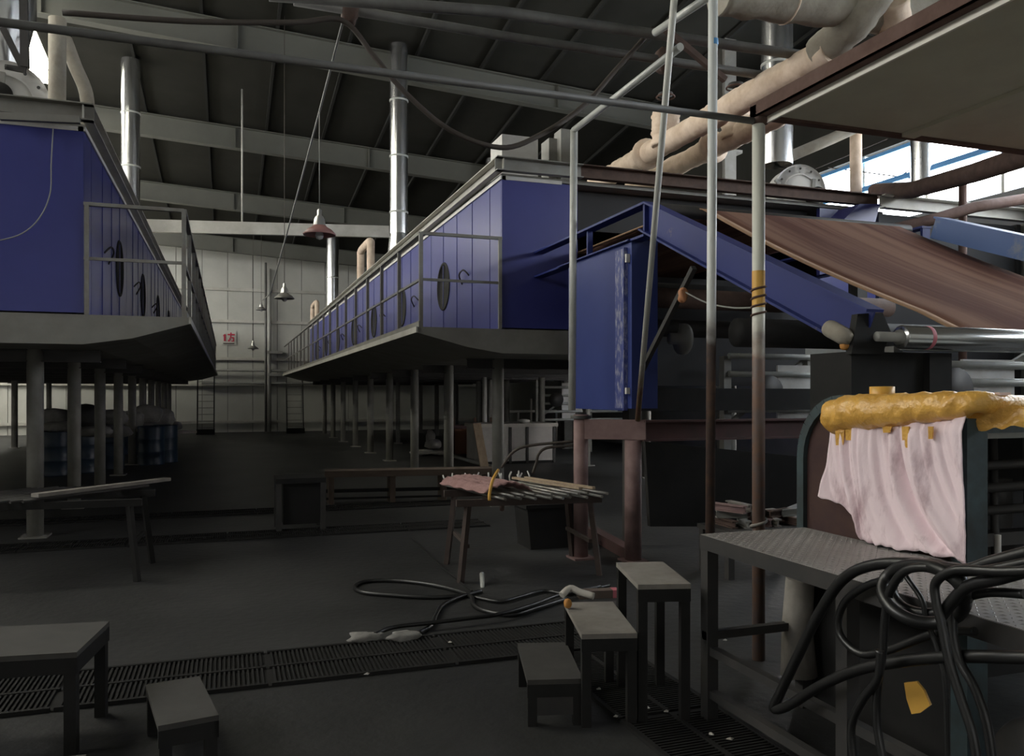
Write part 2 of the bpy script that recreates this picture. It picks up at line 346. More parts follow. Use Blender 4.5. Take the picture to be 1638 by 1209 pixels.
# ================================================================== DRYING OVENS
ZB, ZT = 2.42, 4.28
def dryer(label, xi, xo, y0, y1, sg, xrail, xleg, yleg0, yst, nleg, porty, roofmat):
    d = root('drying_oven', ((xi+xo)/2, y0, 0), label, 'industrial oven', 'blue drying ovens')
    # shell: dark inner lining with an entry mouth in the end
    part('inner_shell', MB().box((xi+sg*.10, y0+.05, ZB), (xi+sg*.14, y1, ZT)).box((xo-sg*.14, y0+.05, ZB), (xo-sg*.10, y1, ZT)).box((xi+sg*.1, y1-.05, ZB), (xo-sg*.1, y1, ZT))
         .box((xi+sg*.1, y0+6, ZB), (xo-sg*.1, y0+6.05, ZT)), 'darkinner', d)
    # aisle side panels
    ys = [y0, y0+.46]
    while ys[-1] < y1-.5: ys.append(ys[-1]+3.2)
    for k in range(len(ys)-1):
        a, b = ys[k]+.012, min(ys[k+1], y1)-.012
        if k > 0 and ys[k+1] <= y1:
            if k == 1:
                mb = MB(); mb.box((xi, a, ZB), (xi+sg*.09, b, ZT-.02))
                for q in range(1, 4): yy = a+(b-a)*q/4; mb.box((xi-sg*.008, yy-.012, ZB+.02), (xi, yy+.012, ZT-.04))
                p = part('side_panel', mb, 'blue', d); first = p
                yc = a+(b-a)*.745; zc = 3.28
                part('porthole', MB().lathe([(.0, .0), (.33, .0), (.33, .012), (.37, .016), (.38, .0)], (xi-sg*.001, yc, zc), (-sg, 0, 0), 28), 'dark', p)
                part('handle', MB().tube(smooth_path([(xi, a+.95, zc-.02), (xi-sg*.07, a+1.0, zc+.06), (xi-sg*.07, a+1.22, zc+.02), (xi, a+1.3, zc-.10)], 4), .012, 6), 'darksteel', p)
            else:
                dup(first, (0, ys[k]-ys[1], 0))
        else:
            part('side_panel', MB().box((xi, a, ZB), (xi+sg*.09, b, ZT-.02)), 'blue', d)
    part('outer_wall', MB().box((xo-sg*.09, y0, ZB), (xo, y1, ZT-.02)), 'blue', d)
    # end cheeks
    part('end_panel', MB().box((xi+sg*.002, y0-.02, ZB), (xi+sg*1.02, y0+.05, ZT-.02)), 'blue', d)
    part('end_panel', MB().box((xo-sg*1.0, y0-.02, ZB), (xo, y0+.05, ZT-.02)), 'blue', d)
    part('end_lintel', MB().box((xi+sg*1.02, y0+.25, 3.75), (xo-sg*1.0, y0+.3, ZT-.02)), 'darkinner', d)
    part('roof', MB().box((xi, y0, ZT), (xo, y1, ZT+.05)), roofmat, d)
    part('flashing', MB().box((xi-sg*.02, y0-.03, ZT-.03), (xi+sg*.05, y1, ZT+.015)).box((xi, y0-.03, ZT-.03), (xi+sg*.8, y0+.02, ZT+.015)), 'whitepanel', d)
    part('roof_edge', MB().channel((xi-sg*.05, y0-.12, ZT+.14), (xi-sg*.05, y1, ZT+.14), .10, .17, .012, sg), 'edgechannel', d, 'pale steel channel along the roof')
    part('roof_edge', MB().channel((xi-sg*.1, y0-.10, ZT+.14), (xi+sg*1.05, y0-.10, ZT+.14), .10, .17, .012, -sg), 'greysteel' if sg > 0 else 'decksteel', d)
    part('mouth_lintel', MB().channel((xi+sg*1.05, y0-.10, ZT+.14), (xo, y0-.10, ZT+.14), .10, .17, .012, -sg), 'rustdark', d, 'rusty channel over the mouth')
    # underframe: deep under the box, thin towards the aisle
    xw = xrail-sg*.05
    pr = [(xw, 0, 2.40), (xo, 0, 2.40), (xo, 0, 2.10), (xi+sg*.0, 0, 2.10), (xi-sg*.45, 0, 2.17), (xw, 0, 2.33)]
    part('underframe', MB().prism([(x, y0-.05, z) for x, _, z in pr], (0, y1-y0+.05, 0)), 'decksteel', d)
    part('walkway_edge', MB().box((xrail-sg*.07, y0-.08, 2.33), (xrail-sg*.05, y1, 2.40)), 'edgechannel', d)
    part('toe_strip', MB().box((xrail-sg*.03, y0-.05, 2.40), (xrail-sg*.02, y1, 2.47)), 'decksteel', d)
    # railing
    zt = 2.40+1.12
    rl = part('railing', MB().bar((xrail, y0-.02, zt), (xrail, y1, zt), .05, .035).bar((xrail, y0-.02, 2.40+.57), (xrail, y1, 2.40+.57), .03, .03)
              .bar((xrail, y0-.02, zt), (xi, y0-.02, zt), .05, .035).bar((xrail, y0-.02, 2.97), (xi, y0-.02, 2.97), .03, .03), 'railpaint', d)
    p = part('post', MB().box((xrail-.022, y0-.045, 2.40), (xrail+.022, y0, zt)), 'railpaint', rl)
    n = int((y1-y0)/1.3)
    for k in range(1, n): dup(p, (0, k*1.3, 0))
    part('post', MB().box((xi-sg*.03-.02, y0-.06, 2.40), (xi-sg*.03+.02, y0-.02, zt)), 'railpaint', rl)
    # legs
    mb = MB(); mb.tube([(xleg, yleg0, .02), (xleg, yleg0, 2.10)], .085, 14); mb.box((xleg-.14, yleg0-.14, 0), (xleg+.14, yleg0+.14, .02))
    p = part('leg', mb, 'column', d)
    for k in range(1, nleg): dup(p, (0, k*yst, 0))
    for k in range(nleg): dup(p, (sg*3.9, k*yst, 0))
    mb = MB(); mb.ibeam((xi, yleg0, 2.03), (xo, yleg0, 2.03), .1, .14, .012)
    p = part('crossbeam', mb, 'darksteel', d)
    for k in range(1, nleg): dup(p, (0, k*yst, 0))
    return d
dr = dryer('long blue drying oven on columns with the brown belt conveyor entering its end', 3.2, 9.0, 9.54, 34.2, 1, 2.18, 3.66, 11.06, 2.75, 9, 0, 'greysteel')
dl = dryer('long blue drying oven on columns above the blue drums and sacks', -1.37, -7.2, 9.2, 34.2, -1, -.43, -2.03, 10.35, 2.45, 10, 0, 'greysteel')
# light beam carrying on from the roof edge of the oven towards the side wall
solo('gantry_beam', MB().channel(V((9.05, 9.44, ZT+.14)), V((11.98, 9.44, ZT+.14)), .12, .2, .014, -1), 'edgechannel', 'pale steel channel beam between the oven and the bright windows', 'beam')
# ladders at the far ends
def ladder(x0, x1, Y, label):
    l = root('ladder', ((x0+x1)/2, Y, 0), label, 'ladder', 'steep ladders up to the oven walkways')
    for x in (x0, x1): part('stile', MB().bar((x, Y-.5, .02), (x, Y, 2.33), .05, .08), 'darksteel', l)
    p = part('rung', MB().box((x0, Y-.49, .25), (x1, Y-.36, .28)), 'greysteel', l)
    for k in range(1, 8): dup(p, (0, .4965*k/8, .26*k))
    part('bottom_step', MB().box((x0-.03, Y-.75, 0), (x1+.03, Y-.35, .2)), 'dark', l)
ladder(-1.12, -.50, 34.82, 'steep steel ladder at the walkway above the drums')
ladder(2.3, 2.95, 34.82, 'steep steel ladder at the walkway under the far chimney')

# ================================================================== EXHAUST STACKS
def stack(label, px, X, dia, ztop, zbase, flare=True, g='silver exhaust stacks'):
    r = ray(px, 300); Y = r.y*X/r.x; R = dia/2; ztop = zroof(X, Y)-.09
    s = root('exhaust_stack', (X, Y, zbase), label, 'chimney', g)
    n = max(2, int((ztop-zbase)/1.2)); zs = [zbase+(ztop-zbase)*k/n for k in range(n+1)]
    z0 = zbase
    if flare:
        part('flare', MB().lathe([(R*1.45, 0), (R*1.02, .75)], (X, Y, zbase), n=28), 'silver', s); z0 = zbase+.75
    part('pipe', MB().lathe([(R, 0), (R, ztop-z0)], (X, Y, z0), n=32), 'silver', s)
    for z in zs[1:-1]:
        if z > z0: part('seam_ring', MB().lathe([(R, -.02), (R+.012, -.015), (R+.012, .015), (R, .02)], (X, Y, z), n=32), 'galv', s)
    return s
stack('tall silver stack with bright flared foot rising beside the insulated hoop pipe', 638, 3.52, .385, 0, ZT+.05)
stack('silver stack at the far end of the oven behind the hanging lamp', 532, 3.8, .47, 0, ZT+.05)
stack('silver stack rising from the oven above the drums', 209, -2.08, .40, 0, ZT+.05)
stack('dim silver stack behind the white box on the oven roof', 787, 7.3, .38, 0, ZT+.05, False)
stack('wide shiny stack beside the insulated pipes and round fan', 1243, 7.9, .46, 0, ZT+.8, False)

# ================================================================== ROOF-TOP GEAR OF THE OVENS
def fan(label, c, R, ax, wid, motor):
    f = root('exhaust_fan', (c[0], c[1], c[2]-R), label, 'fan', 'round white exhaust fans on the ovens')
    part('volute', MB().lathe([(0, -wid/2), (R*.97, -wid/2), (R, -wid/2+.02), (R, wid/2-.02), (R*.97, wid/2), (0, wid/2)], c, ax, 36), 'whitepanel', f)
    A = V(ax).normalized(); c = V(c)
    part('flange', MB().lathe([(R*.62, 0), (R*.68, .02), (R*1.02, .02), (R*1.02, 0)], c-A*(wid/2+.02), ax, 36), 'whitepanel', f)
    x = A.cross(V((0, 0, 1))).normalized()
    b = MB()
    for k in range(12): a = 2*math.pi*k/12; b.lathe([(0, -.012), (.018, -.012), (.018, .0)], c-A*(wid/2+.02)+x*(R*.85*math.cos(a))+V((0, 0, 1))*(R*.85*math.sin(a)), ax, 8)
    part('bolts', b, 'darksteel', f)
    m = c+V(motor)
    part('motor', MB().lathe([(0, -.28), (.115, -.28), (.13, -.25), (.13, .0), (.1, .04), (.0, .04)], m-A*(wid/2), ax, 22), 'dark', f)
    part('motor_bracket', MB().bar(m-A*(wid/2+.05)+x*-.4, m-A*(wid/2+.05)+x*.05, .05, .06).bar(m-A*(wid/2+.05)+x*-.4, m-A*(wid/2+.05)+x*-.62+V((0, 0, .28)), .05, .05).bar(m-A*(wid/2+.05)+x*.0, m-A*(wid/2+.05)+x*.02+V((0, 0, .3)), .05, .05), 'greysteel', f)
    part('foot', MB().box((c.x-.3, c.y-.2, c.z-R-.12), (c.x+.3, c.y+.2, c.z-R+.08)), 'greysteel', f)
    return f
pf = onY(1272, 292, 11.0)
fan('round white fan with a black motor beside the wide shiny stack', (pf.x, pf.y, ZT+.05+.12+.42), .42, (.25, 1, 0), .34, (.22, 0, -.1))
fan('round white fan with a dark motor behind the insulated riser pipe', (-2.35, 10.6, ZT+.05+.12+.42), .42, (-.15, 1, 0), .45, (-.05, 0, -.02))
solo('fan_inlet_box', MB().prism([(-3.3, 10.1, ZT+.05), (-1.65, 10.1, ZT+.05), (-1.75, 10.1, ZT+.42), (-3.3, 10.1, ZT+.75)], (0, .25, 0)), 'whitepanel', 'white sloped duct box in front of the fan on the oven above the drums', 'duct box')
# silver bellows above left fan
b = MB(); pc = onY(2, 40, 10.9)
b.lathe([(.18, 0), (.26, .35), (.26, .75), (.36, 1.2), (.36, 1.9)], (pc.x, pc.y, 4.85), n=28)
solo('duct_cone', b, 'silver', 'shiny silver tapering duct above the fan beside the roof skylight', 'duct')
solo('roof_hanger', MB().bar(onY(38, 0, 10.4), onY(40, 108, 10.4), .08, .08).bar(onY(5, 45, 10.4), onY(38, 112, 10.4), .05, .07).bar(onY(0, 107, 10.4), onY(42, 113, 10.4), .05, .06), 'darksteel', 'dark steel strut frame above the oven over the drums', 'strut')
# insulated riser and sloping pipe at left
solo('insulated_pipe', MB().tube([V((onY(91, 182, 9.9).x, 9.9, ZT+.05)), onY(92, 30, 9.9)], [.085, .088], 14), 'insulgrey', 'dusty upright lagged pipe on the oven above the drums', 'pipe')
solo('insulated_pipe', MB().tube(smooth_path([onY(104, 62, 10.6), onY(120, 105, 10.6), onY(138, 150, 10.6), onY(141, 205, 10.6), V((onY(141, 205, 10.6).x, 10.6, ZT+.05))], 5), .075, 12), 'insulgrey', 'dusty lagged pipe bending down beside the upright one', 'pipe')
solo('oven_frame_bar', MB().bar(onY(0, 186, 9.0), onY(128, 192, 9.0), .06, .07), 'decksteel', 'dirty steel bar across the roof edge below the dusty riser', 'bar')
solo('loose_wire', MB().tube(smooth_path([onY(85, 205, 9.1), onY(82, 260, 9.1), onY(80, 310, 9.1), onY(62, 350, 9.1), onY(30, 376, 9.1), onY(-20, 388, 9.1)], 6), .006, 6), 'wire', 'thin pale wire looping across the blue end panel', 'wire')
# hoop pipes on the right oven
def hoop(px0, px1, ybot, ytop, X, r, label):
    a = onX(px1, ybot, X); b = onX(px1, ytop, X); c = onX(px0, ytop+22, X); d = onX(px0, ybot+20, X)
    z = max(b.z, c.z)
    mb = MB().tube(smooth_path([(X, a.y, ZT+.05), (X, a.y, z-.25), (X, a.y+.08, z-.03), (X, (a.y+c.y)/2, z), (X, c.y-.08, z-.03), (X, c.y, z-.25), (X, c.y, ZT+.05)], 5), r, 12)
    return solo('hoop_pipe', mb, 'insul', label, 'pipe', 'insulated hoop pipes')
hoop(577, 593, 455, 384, 3.75, .11, 'cream insulated hoop pipe on the oven beside the bright flared stack')
hoop(500, 507, 520, 482, 3.3, .09, 'small pale insulated hoop pipe on the oven near its far end')
# white boxes and valves on roof
p = onY(832, 250, 10.4)
solo('roof_box', MB().box((p.x-.26, 10.4, ZT+.05), (p.x+.26, 10.9, ZT+.05+.78)), 'whitepanel', 'white sheet metal box standing on the oven roof near its end', 'box')
p = onY(893, 250, 10.6)
solo('roof_duct', MB().box((p.x-.10, 10.7, ZT+.05), (p.x+.16, 11.0, ZT+.95)).box((p.x+.02, 10.55, ZT+.05), (p.x+.28, 10.8, ZT+1.05)), 'greysteel', 'grey square duct standing on the oven roof beside the white box', 'duct')
for k, (yy, hh) in enumerate(((17.6, .16), (18.2, .2), (18.7, .14))):
    solo('roof_valve', MB().lathe([(.05, 0), (.05, hh), (.09, hh), (.09, hh+.06), (.04, hh+.1), (0, hh+.1)], (3.35, yy, ZT+.05), n=12), 'whitepanel', 'small pale valve on the oven roof edge', 'valve', 'small valves on the oven roof edge')
solo('roof_motor', MB().lathe([(0, 0), (.2, 0), (.22, .04), (.22, .4), (.18, .45), (0, .45)], (3.75, 17.2, ZT+.29), (0, 1, 0), 18).box((3.55, 17.2, ZT+.05), (3.95, 17.6, ZT+.15)), 'insulgrey', 'dull motor on the oven roof between hoop pipe and stack', 'motor')

# insulated supply pipes along the top
def lump(pts, r, n=16, amp=.08, seed=1):
    rn = random.Random(seed); P = smooth_path(pts, 8); return P, [r*(1+rn.uniform(-amp, amp)) for _ in P]
zp = 5.0
for X, ya, yb, lab, sd in ((5.62, 12.0, 6.5, 'cream lagged steam pipe running over the oven mouth, beside the bulky valve', 1), (6.32, 12.0, 6.6, 'cream lagged steam pipe running over the oven mouth, nearer the round fan', 2)):
    P, R = lump([(X, ya-(ya-yb)*k/8, zp) for k in range(9)], .15, seed=sd)
    t = root('lagged_pipe', (X, ya, zp-.15), lab, 'pipe', 'lagged steam pipes')
    part('lagging', MB().tube(P, R, 16), 'insul', t)
    if sd == 1:
        P, R = lump([(X, 6.7, zp+.02), (X+.05, 6.3, zp+.15), (X+.18, 6.0, zp+.5), (X+.2, 5.95, zp+1.0)], .17, seed=5)
        part('branch', MB().tube(P, R, 14), 'insulgrey', t)
    else:
        P, R = lump([(X, 6.8, zp), (X-.1, 6.35, zp+.1), (X-.35, 6.1, zp+.35)], .15, seed=6)
        part('branch', MB().tube(P, R, 14), 'insul', t)
    yv = 9.7 if sd == 1 else 9.1
    P, R = lump([(X-.02, yv, zp-.05), (X-.02, yv, zp+.2), (X-.02, yv, zp+.42)], .19, seed=8)
    part('valve_body', MB().tube(P, R, 14), 'insul', t)
    part('valve_top', MB().lathe([(.03, 0), (.03, .22), (.1, .24), (.1, .27), (0, .27)], (X-.02, yv, zp+.4), n=12), 'darksteel', t)
    part('valve_wheel', MB().tube([V((X-.02+.12*math.cos(a), yv+.12*math.sin(a), zp+.62)) for a in [2*math.pi*k/16 for k in range(16)]], .012, 6, closed=True), 'rust', t)
    part('flange', MB().lathe([(.15, 0), (.22, .02), (.22, .09), (.15, .11)], (X, yv+.5, zp), (0, 1, 0), 18), 'insul', t)
P, R = lump([onY(1150, -12, 6.3)+V((0, 0, .0)), onY(1300, 5, 6.3), onY(1450, 24, 6.3), onY(1600, 48, 6.3)], .2, seed=9)
t = root('lagged_main', P[0], 'thick grey lagged main pipe crossing under the roof above the brown edged canopy', 'pipe')
part('lagging', MB().tube(P, R, 18), 'insulgrey', t)
for k in range(3):
    c = P[6+k*6]; part('wrap_seam', MB().tube([c+V((0, .205*math.cos(a), .205*math.sin(a))) for a in [2*math.pi*q/18 for q in range(18)]], .014, 6, closed=True), 'insul', t)
solo('lagged_riser', MB().tube([onY(1369, 316, 10.2), onY(1369, 205, 10.2)], .09, 14), 'insul', 'short cream lagged upright pipe in front of the bright windows', 'pipe')
solo('lagged_offset', MB().tube([onY(1248, 257, 10.38), onY(1330, 222, 10.2), onY(1400, 190, 9.9), onY(1440, 170, 9.7)], .085, 12), 'insulgrey', 'dim lagged pipe sloping behind the round fan', 'pipe')
solo('tar_pipe', MB().tube([onX(1400, 306, 9.6), onX(1460, 304, 9.2), onX(1560, 276, 8.6), onX(1660, 243, 8.1)], .12, 12), 'rustdark', 'dark rusty pipe running below the canopy to the pale beam', 'pipe')
solo('window_duct', MB().lathe([(.22, 0), (.22, 1.6)], onY(1477, 300, 11.5), n=26), 'silver', 'short silver duct standing before the bright windows', 'duct')
for k, (a, b_) in enumerate((((1305, 270), (1420, 222)), ((1325, 268), (1480, 288)), ((1400, 308), (1470, 262)))):
    solo('guy_wire', MB().tube([onX(a[0], a[1], 11.965), onX(b_[0], b_[1], 11.965)], .012, 5), 'cable', 'thin dark cable strung before the bright windows', 'cable', 'dark cables before the windows')
# half-hidden blue machine between conveyor and gantry beam
q = onY(1375, 345, 8.8)
HOOD = MB().prism([onY(1345, 356, 8.8), onY(1400, 356, 8.8), onY(1408, 326, 8.8), onY(1375, 326, 8.8)], (0, .4, 0))
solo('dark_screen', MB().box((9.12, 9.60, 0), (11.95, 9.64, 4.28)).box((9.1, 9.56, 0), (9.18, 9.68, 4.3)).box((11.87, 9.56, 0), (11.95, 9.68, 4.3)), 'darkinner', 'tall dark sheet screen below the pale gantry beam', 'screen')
solo('rusty_post', MB().tube([V((onY(1540, 320, 8.9).x, 8.9, 0)), onY(1540, 268, 8.9)], .055, 10), 'rust', 'rusty upright post behind the light blue beam', 'post')
solo('lagged_run', MB().tube([onY(1432, 366, 8.4), onY(1500, 349, 8.4), onY(1560, 331, 8.4), onY(1640, 318, 8.4)], .075, 12), 'rust', 'brown pipe running behind the far edge of the belt', 'pipe')
# ================================================================== OVERHEAD PIPES, CABLES, LAMPS
solo('overhead_pipe', MB().tube([onY(430, -8, 7.0), onY(800, 19, 7.0)+V((0, 0, 0)), onY(1390, 104, 7.0)], .05, 12), 'pipegrey', 'thick grey pipe crossing under the roof, the upper of two', 'pipe')
solo('overhead_pipe', MB().tube([onY(470, 1, 7.6), onY(820, 60, 7.6), onY(1230, 122, 7.6)], .045, 12), 'pipegrey', 'grey pipe crossing under the roof, tied to the hanging hose', 'pipe')
cl = MB()
for px, py, lb in ((1252, 118, 'rusty wire lashing round the grey pipe beside the wide shiny stack'), (1060, 97, 'rusty wire lashing round the grey pipe where the hose ends'), (560, 15, 'rusty wire lashing round the grey pipe where the sagging hose hangs')):
    c = onY(px, py, 7.6); solo('wire_lashing', MB().blob(c, .08, .08, .13, .25, seed=px, flat=False), 'rustdark', lb, 'lashing', 'wire lashings on the overhead pipe')
solo('hanging_hose', MB().tube(smooth_path([onY(100, 20, 7.2), onY(300, 34, 7.2), onY(470, 36, 7.2), onY(548, 33, 7.2), onY(600, 92, 7.2), onY(650, 150, 7.2), onY(720, 208, 7.2), onY(800, 236, 7.2), onY(860, 218, 7.2), onY(930, 172, 7.2), onY(985, 112, 7.2), onY(1045, 45, 7.2)], 6), .025, 8), 'cable', 'brown hose sagging in a loop from the overhead pipes', 'hose')
solo('rust_strut', MB().bar(onY(1062, 45, 6.4), onY(1160, 128, 6.4), .05, .05), 'rustdark', 'rusty strut joining the overhead pipes near the tall pole', 'strut')
def wire(pts, r, label, g=None, m='wire'):
    return solo('suspension_wire', MB().tube(pts, r, 6), m, label, 'wire', g)
wa = onY(548, 36, 7.55)
wire([wa, onD(511, 178, .40*FPX/51), onY(462, 362, 14), onY(432, 470, 20), onY(420, 480, YB-.02)], .012, 'long pale wire slanting from the overhead pipes past the pink shaded lamp')
def lamp(label, px, py, shade_px, colr, ceil_py):
    d = .40*FPX/shade_px if shade_px > 13 else 31.0; c = onD(px, py, d)
    l = root('pendant_lamp', c, label, 'lamp', 'unlit pendant lamps over the aisle')
    part('lamp_shade', MB().lathe([(.2, 0), (.205, .012), (.15, .07), (.095, .10), (.08, .12), (.076, .118), (.09, .092), (.145, .06), (.195, 0)], c, n=30), colr, l)
    part('neck', MB().lathe([(.08, .11), (.065, .2), (.05, .23), (.03, .25), (.03, .31), (.012, .33)], c, n=18), 'lampmetal', l)
    part('bulb', MB().lathe([(.0, -.06), (.04, -.045), (.055, 0), (.035, .06), (.03, .1)], c, n=14), 'bulb', l)
    top = onD(px, ceil_py, d); top.x, top.y = c.x, c.y
    part('cord', MB().tube([c+V((0, 0, .32)), (c.x, c.y, top.z if shade_px == 51 else zroof(c.x, c.y)-.01)], .007, 6), 'wire' if shade_px == 51 else 'cable', l)
    return l
lamp('pendant lamp with pinkish enamel shade hanging near the oven railing', 511, 376, 51, 'lampred', 178)
lamp('grey pendant lamp hanging before the downpipe of the pale wall', 455, 478, 31, 'lampgrey', 378)
lamp('small dark pendant lamp hanging close to the downpipe', 418, 496, 17, 'lampgrey', 400)
lamp('small dark pendant lamp hanging beside the red wall sign', 405, 558, 13, 'lampgrey', 470)
# hung tray beam with rods
A = onY(-60, 352+2, 21); B = onY(622, 371, 21)
ht = root('hung_beam', A, 'pale grey beam hung on thin rods across the aisle', 'beam')
part('beam', MB().bar(A, B, .12, .30), 'edgechannel', ht)
for px in (362, -45):
    f = (px+60)/682; c = A.lerp(B, f); part('rod', MB().tube([c, (c.x, c.y, zroof(c.x, c.y)-.02)], .022, 8), 'edgechannel', ht)
# small red sign on the back wall
c = onY(366, 540, YB-.04)
sg = root('wall_sign', c, 'small red lettered sign on the pale wall', 'sign')
part('backing', MB().box((c.x-.26, YB-.03, c.z-.3), (c.x+.3, YB-.005, c.z+.3)), 'wallpaint', sg)
s = .042; L_ = MB()
for (x0, x1, z0, z1) in ((-.2, -.12, -.14, .14), (-.23, -.2, .06, .1), (-.05, .24, .10, .16), (.06, .11, .16, .22), (.05, .1, -.0, .1), (.02, .07, -.1, 0), (-.03, .03, -.16, -.08), (.1, .2, -.02, .03), (.16, .21, -.16, 0), (.1, .17, -.16, -.12)):
    L_.box((c.x+x0, YB-.045, c.z+z0), (c.x+x1, YB-.03, c.z+z1))
part('lettering', L_, 'redsign', sg)
part('underline', MB().box((c.x-.22, YB-.045, c.z-.26), (c.x+.22, YB-.03, c.z-.22)), 'signblack', sg)

# ================================================================== SCAFFOLD POLES AND CANOPY
PC = V((3.02, 4.13, 3.24))
def pole(label, pts, r, m):
    return solo('scaffold_pole', MB().tube(pts, r, 14), m, label, 'pole')
p = root('scaffold_pole', (PC.x, PC.y, 0), 'stout upright pole, yellow and rusty lower down, carrying the canopy corner', 'pole')
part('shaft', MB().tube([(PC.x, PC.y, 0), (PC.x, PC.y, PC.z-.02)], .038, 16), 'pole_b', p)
part('wire_binding', MB().tube([V((PC.x+.042*math.cos(a), PC.y+.042*math.sin(a), 2.05+.008*a)) for a in [k*.5 for k in range(50)]], .007, 5), 'rust', p)
part('rope_binding', MB().tube([V((PC.x+.046*math.cos(a), PC.y+.046*math.sin(a), .62+.012*a)) for a in [k*.5 for k in range(40)]], .010, 5), 'tread', p)
part('yellow_paint', MB().lathe([(.0388, 0), (.0388, .22)], (PC.x, PC.y, 2.12), n=16), 'yellowcap', p)
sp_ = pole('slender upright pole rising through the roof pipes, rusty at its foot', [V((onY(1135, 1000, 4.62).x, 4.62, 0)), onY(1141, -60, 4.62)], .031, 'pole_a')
tq = onY(1141, 68, 4.62); part('blue_tape', MB().lathe([(.0318, -.02), (.0325, -.018), (.0325, .018), (.0318, .02)], tq, n=16), 'windowblue', sp_)
for Y, lb in ((13.9, 'grey building column behind the slender pole and lagged pipes'), (22.0, 'grey building column rising behind the white box on the oven roof'), (30.1, 'grey building column near the end wall behind the oven')):
    hc_ = root('hall_column', (9.4, Y, 0), lb, 'column', 'building columns beside the oven')
    part('shaft', MB().ibeam((9.4, Y, 0), (9.4, Y, zroof(9.4, Y)-.68), .26, .30, .02, (0, 1, 0)), 'column', hc_)
    part('bracket', MB().box((9.1, Y-.12, 6.4), (9.7, Y+.12, 6.46)), 'column', hc_)
    part('base_plate', MB().box((9.18, Y-.2, 0), (9.62, Y+.2, .03)), 'column', hc_)
pa = onY(1135, 1000, 4.62)
p9 = V((3.25, 7.25, 0)); t9 = onY(918, 208, 7.25)
pole('grey upright pole standing on the reddish post beside the blue cabinet', [(t9.x-.02, 7.25, 1.44), (t9.x, 7.25, t9.z)], .036, 'galv')
sl = [onY(1020, 672, 6.88), onY(1069, 108, 5.35)]; dirv = (sl[1]-sl[0]).normalized()
pole('thin pole leaning past the corner of the blue cabinet', [sl[0], sl[1], sl[1]+dirv*.65], .026, 'pole_c')
pole('level scaffold pipe from the cabinet pole towards the leaning pole', [(t9.x, 7.25, t9.z), (t9.x-.02, 5.25, t9.z+.0)], .030, 'galv')
pole('short level scaffold pipe high beside the leaning pole', [onX(1048, 52, 3.2), onX(1135, -6, 3.2)], .030, 'galv')
pole('long level scaffold pipe crossing the aisle to the canopy corner', [(-4.0, PC.y, PC.z+.0), (PC.x-.04, PC.y, PC.z)], .020, 'pipegrey')
pole('upright pole at the end of the long level pipe', [(-4.0, PC.y, 0), (-4.0, PC.y, PC.z+.05)], .035, 'galv')
solo('joint_rust', MB().blob((PC.x+.01, PC.y, PC.z+.02), .05, .05, .05, .15, seed=3), 'rustdark', 'rusty joint on top of the stout canopy pole', 'joint')
cn = root('canopy', (PC.x, PC.y, PC.z), 'pale board canopy with rusty angle iron rim over the walkway', 'canopy')
part('board', MB().box((3.06, .6, 3.275), (4.13, 4.10, 3.30)), 'canopy', cn)
part('board', MB().box((4.15, .6, 3.275), (6.2, 4.10, 3.30)), 'canopy', cn)
part('batten', MB().box((4.09, .6, 3.25), (4.19, 4.10, 3.275)), 'canopy', cn)
part('edge_strip', MB().box((3.046, .6, 3.222), (3.06, 4.10, 3.31)), 'canopywhite', cn)
part('rim', MB().box((2.98, .6, 3.26), (3.045, 4.16, 3.27)).box((2.98, .6, 3.26), (2.99, 4.16, 3.345)).box((2.98, 4.10, 3.26), (6.2, 4.16, 3.33)), 'rust', cn)
for x, y in ((6.15, 4.13), (6.15, .7), (3.05, .65)):
    part('support', MB().tube([(x, y, 0), (x, y, 3.26)], .035, 12), 'galv', cn)

# ================================================================== FEED CONVEYOR (blue frame, brown belt)
fc = root('belt_conveyor', (5.2, 6.0, 0), 'blue framed feed conveyor carrying the wide brown belt into the oven', 'conveyor')
At, Bt = onX(1030, 322, 3.63), onX(1388, 494, 3.63)
dv = (Bt-At).normalized(); nrm = V((0, -dv.z, dv.y)) if dv.y < 0 else V((0, dv.z, -dv.y))
nrm = V((0, dv.z, -dv.y)).normalized()
if nrm.z < 0: nrm = -nrm
H = .27
def sloped_beam(X, m):
    a = V((X+.06, At.y, At.z))-nrm*(H/2); b = V((X+.06, Bt.y, Bt.z))-nrm*(H/2)
    mb = MB(); mb.bar(a, b, .014, H-.03, nrm, (0, 0)); mb.bar(a, b, .13, .018, nrm, (0, H/2-.009)); mb.bar(a, b, .13, .018, nrm, (0, -H/2+.009))
    return mb
part('side_beam', sloped_beam(3.63, 0), 'blueworn', fc)
# level run into the oven mouth
for X in (3.69, 7.0):
    mb = MB(); mb.bar((X, At.y, At.z-.01), (X, 9.9, At.z-.01), .13, .022); mb.bar((X, At.y, At.z-.31), (X, 9.9, At.z-.31), .13, .022)
    mb.bar((X, At.y+.02, At.z-.32), (X, At.y+.02, At.z), .10, .03, (0, 1, 0)); mb.bar((X, 8.0, At.z-.32), (X, 8.0, At.z), .06, .03, (0, 1, 0))
    part('level_frame', mb, 'blueworn', fc)
# far side beam, lighter blue
A2 = onX(1500, 366, 6.9); B2 = onX(1700, 412, 6.9)
part('side_beam', MB().bar(A2, B2, .13, .20).bar(A2, B2, .2, .02, (0, 0, 1), (0, .11)), 'bluelight', fc)
part('hood', HOOD, 'blue', fc)
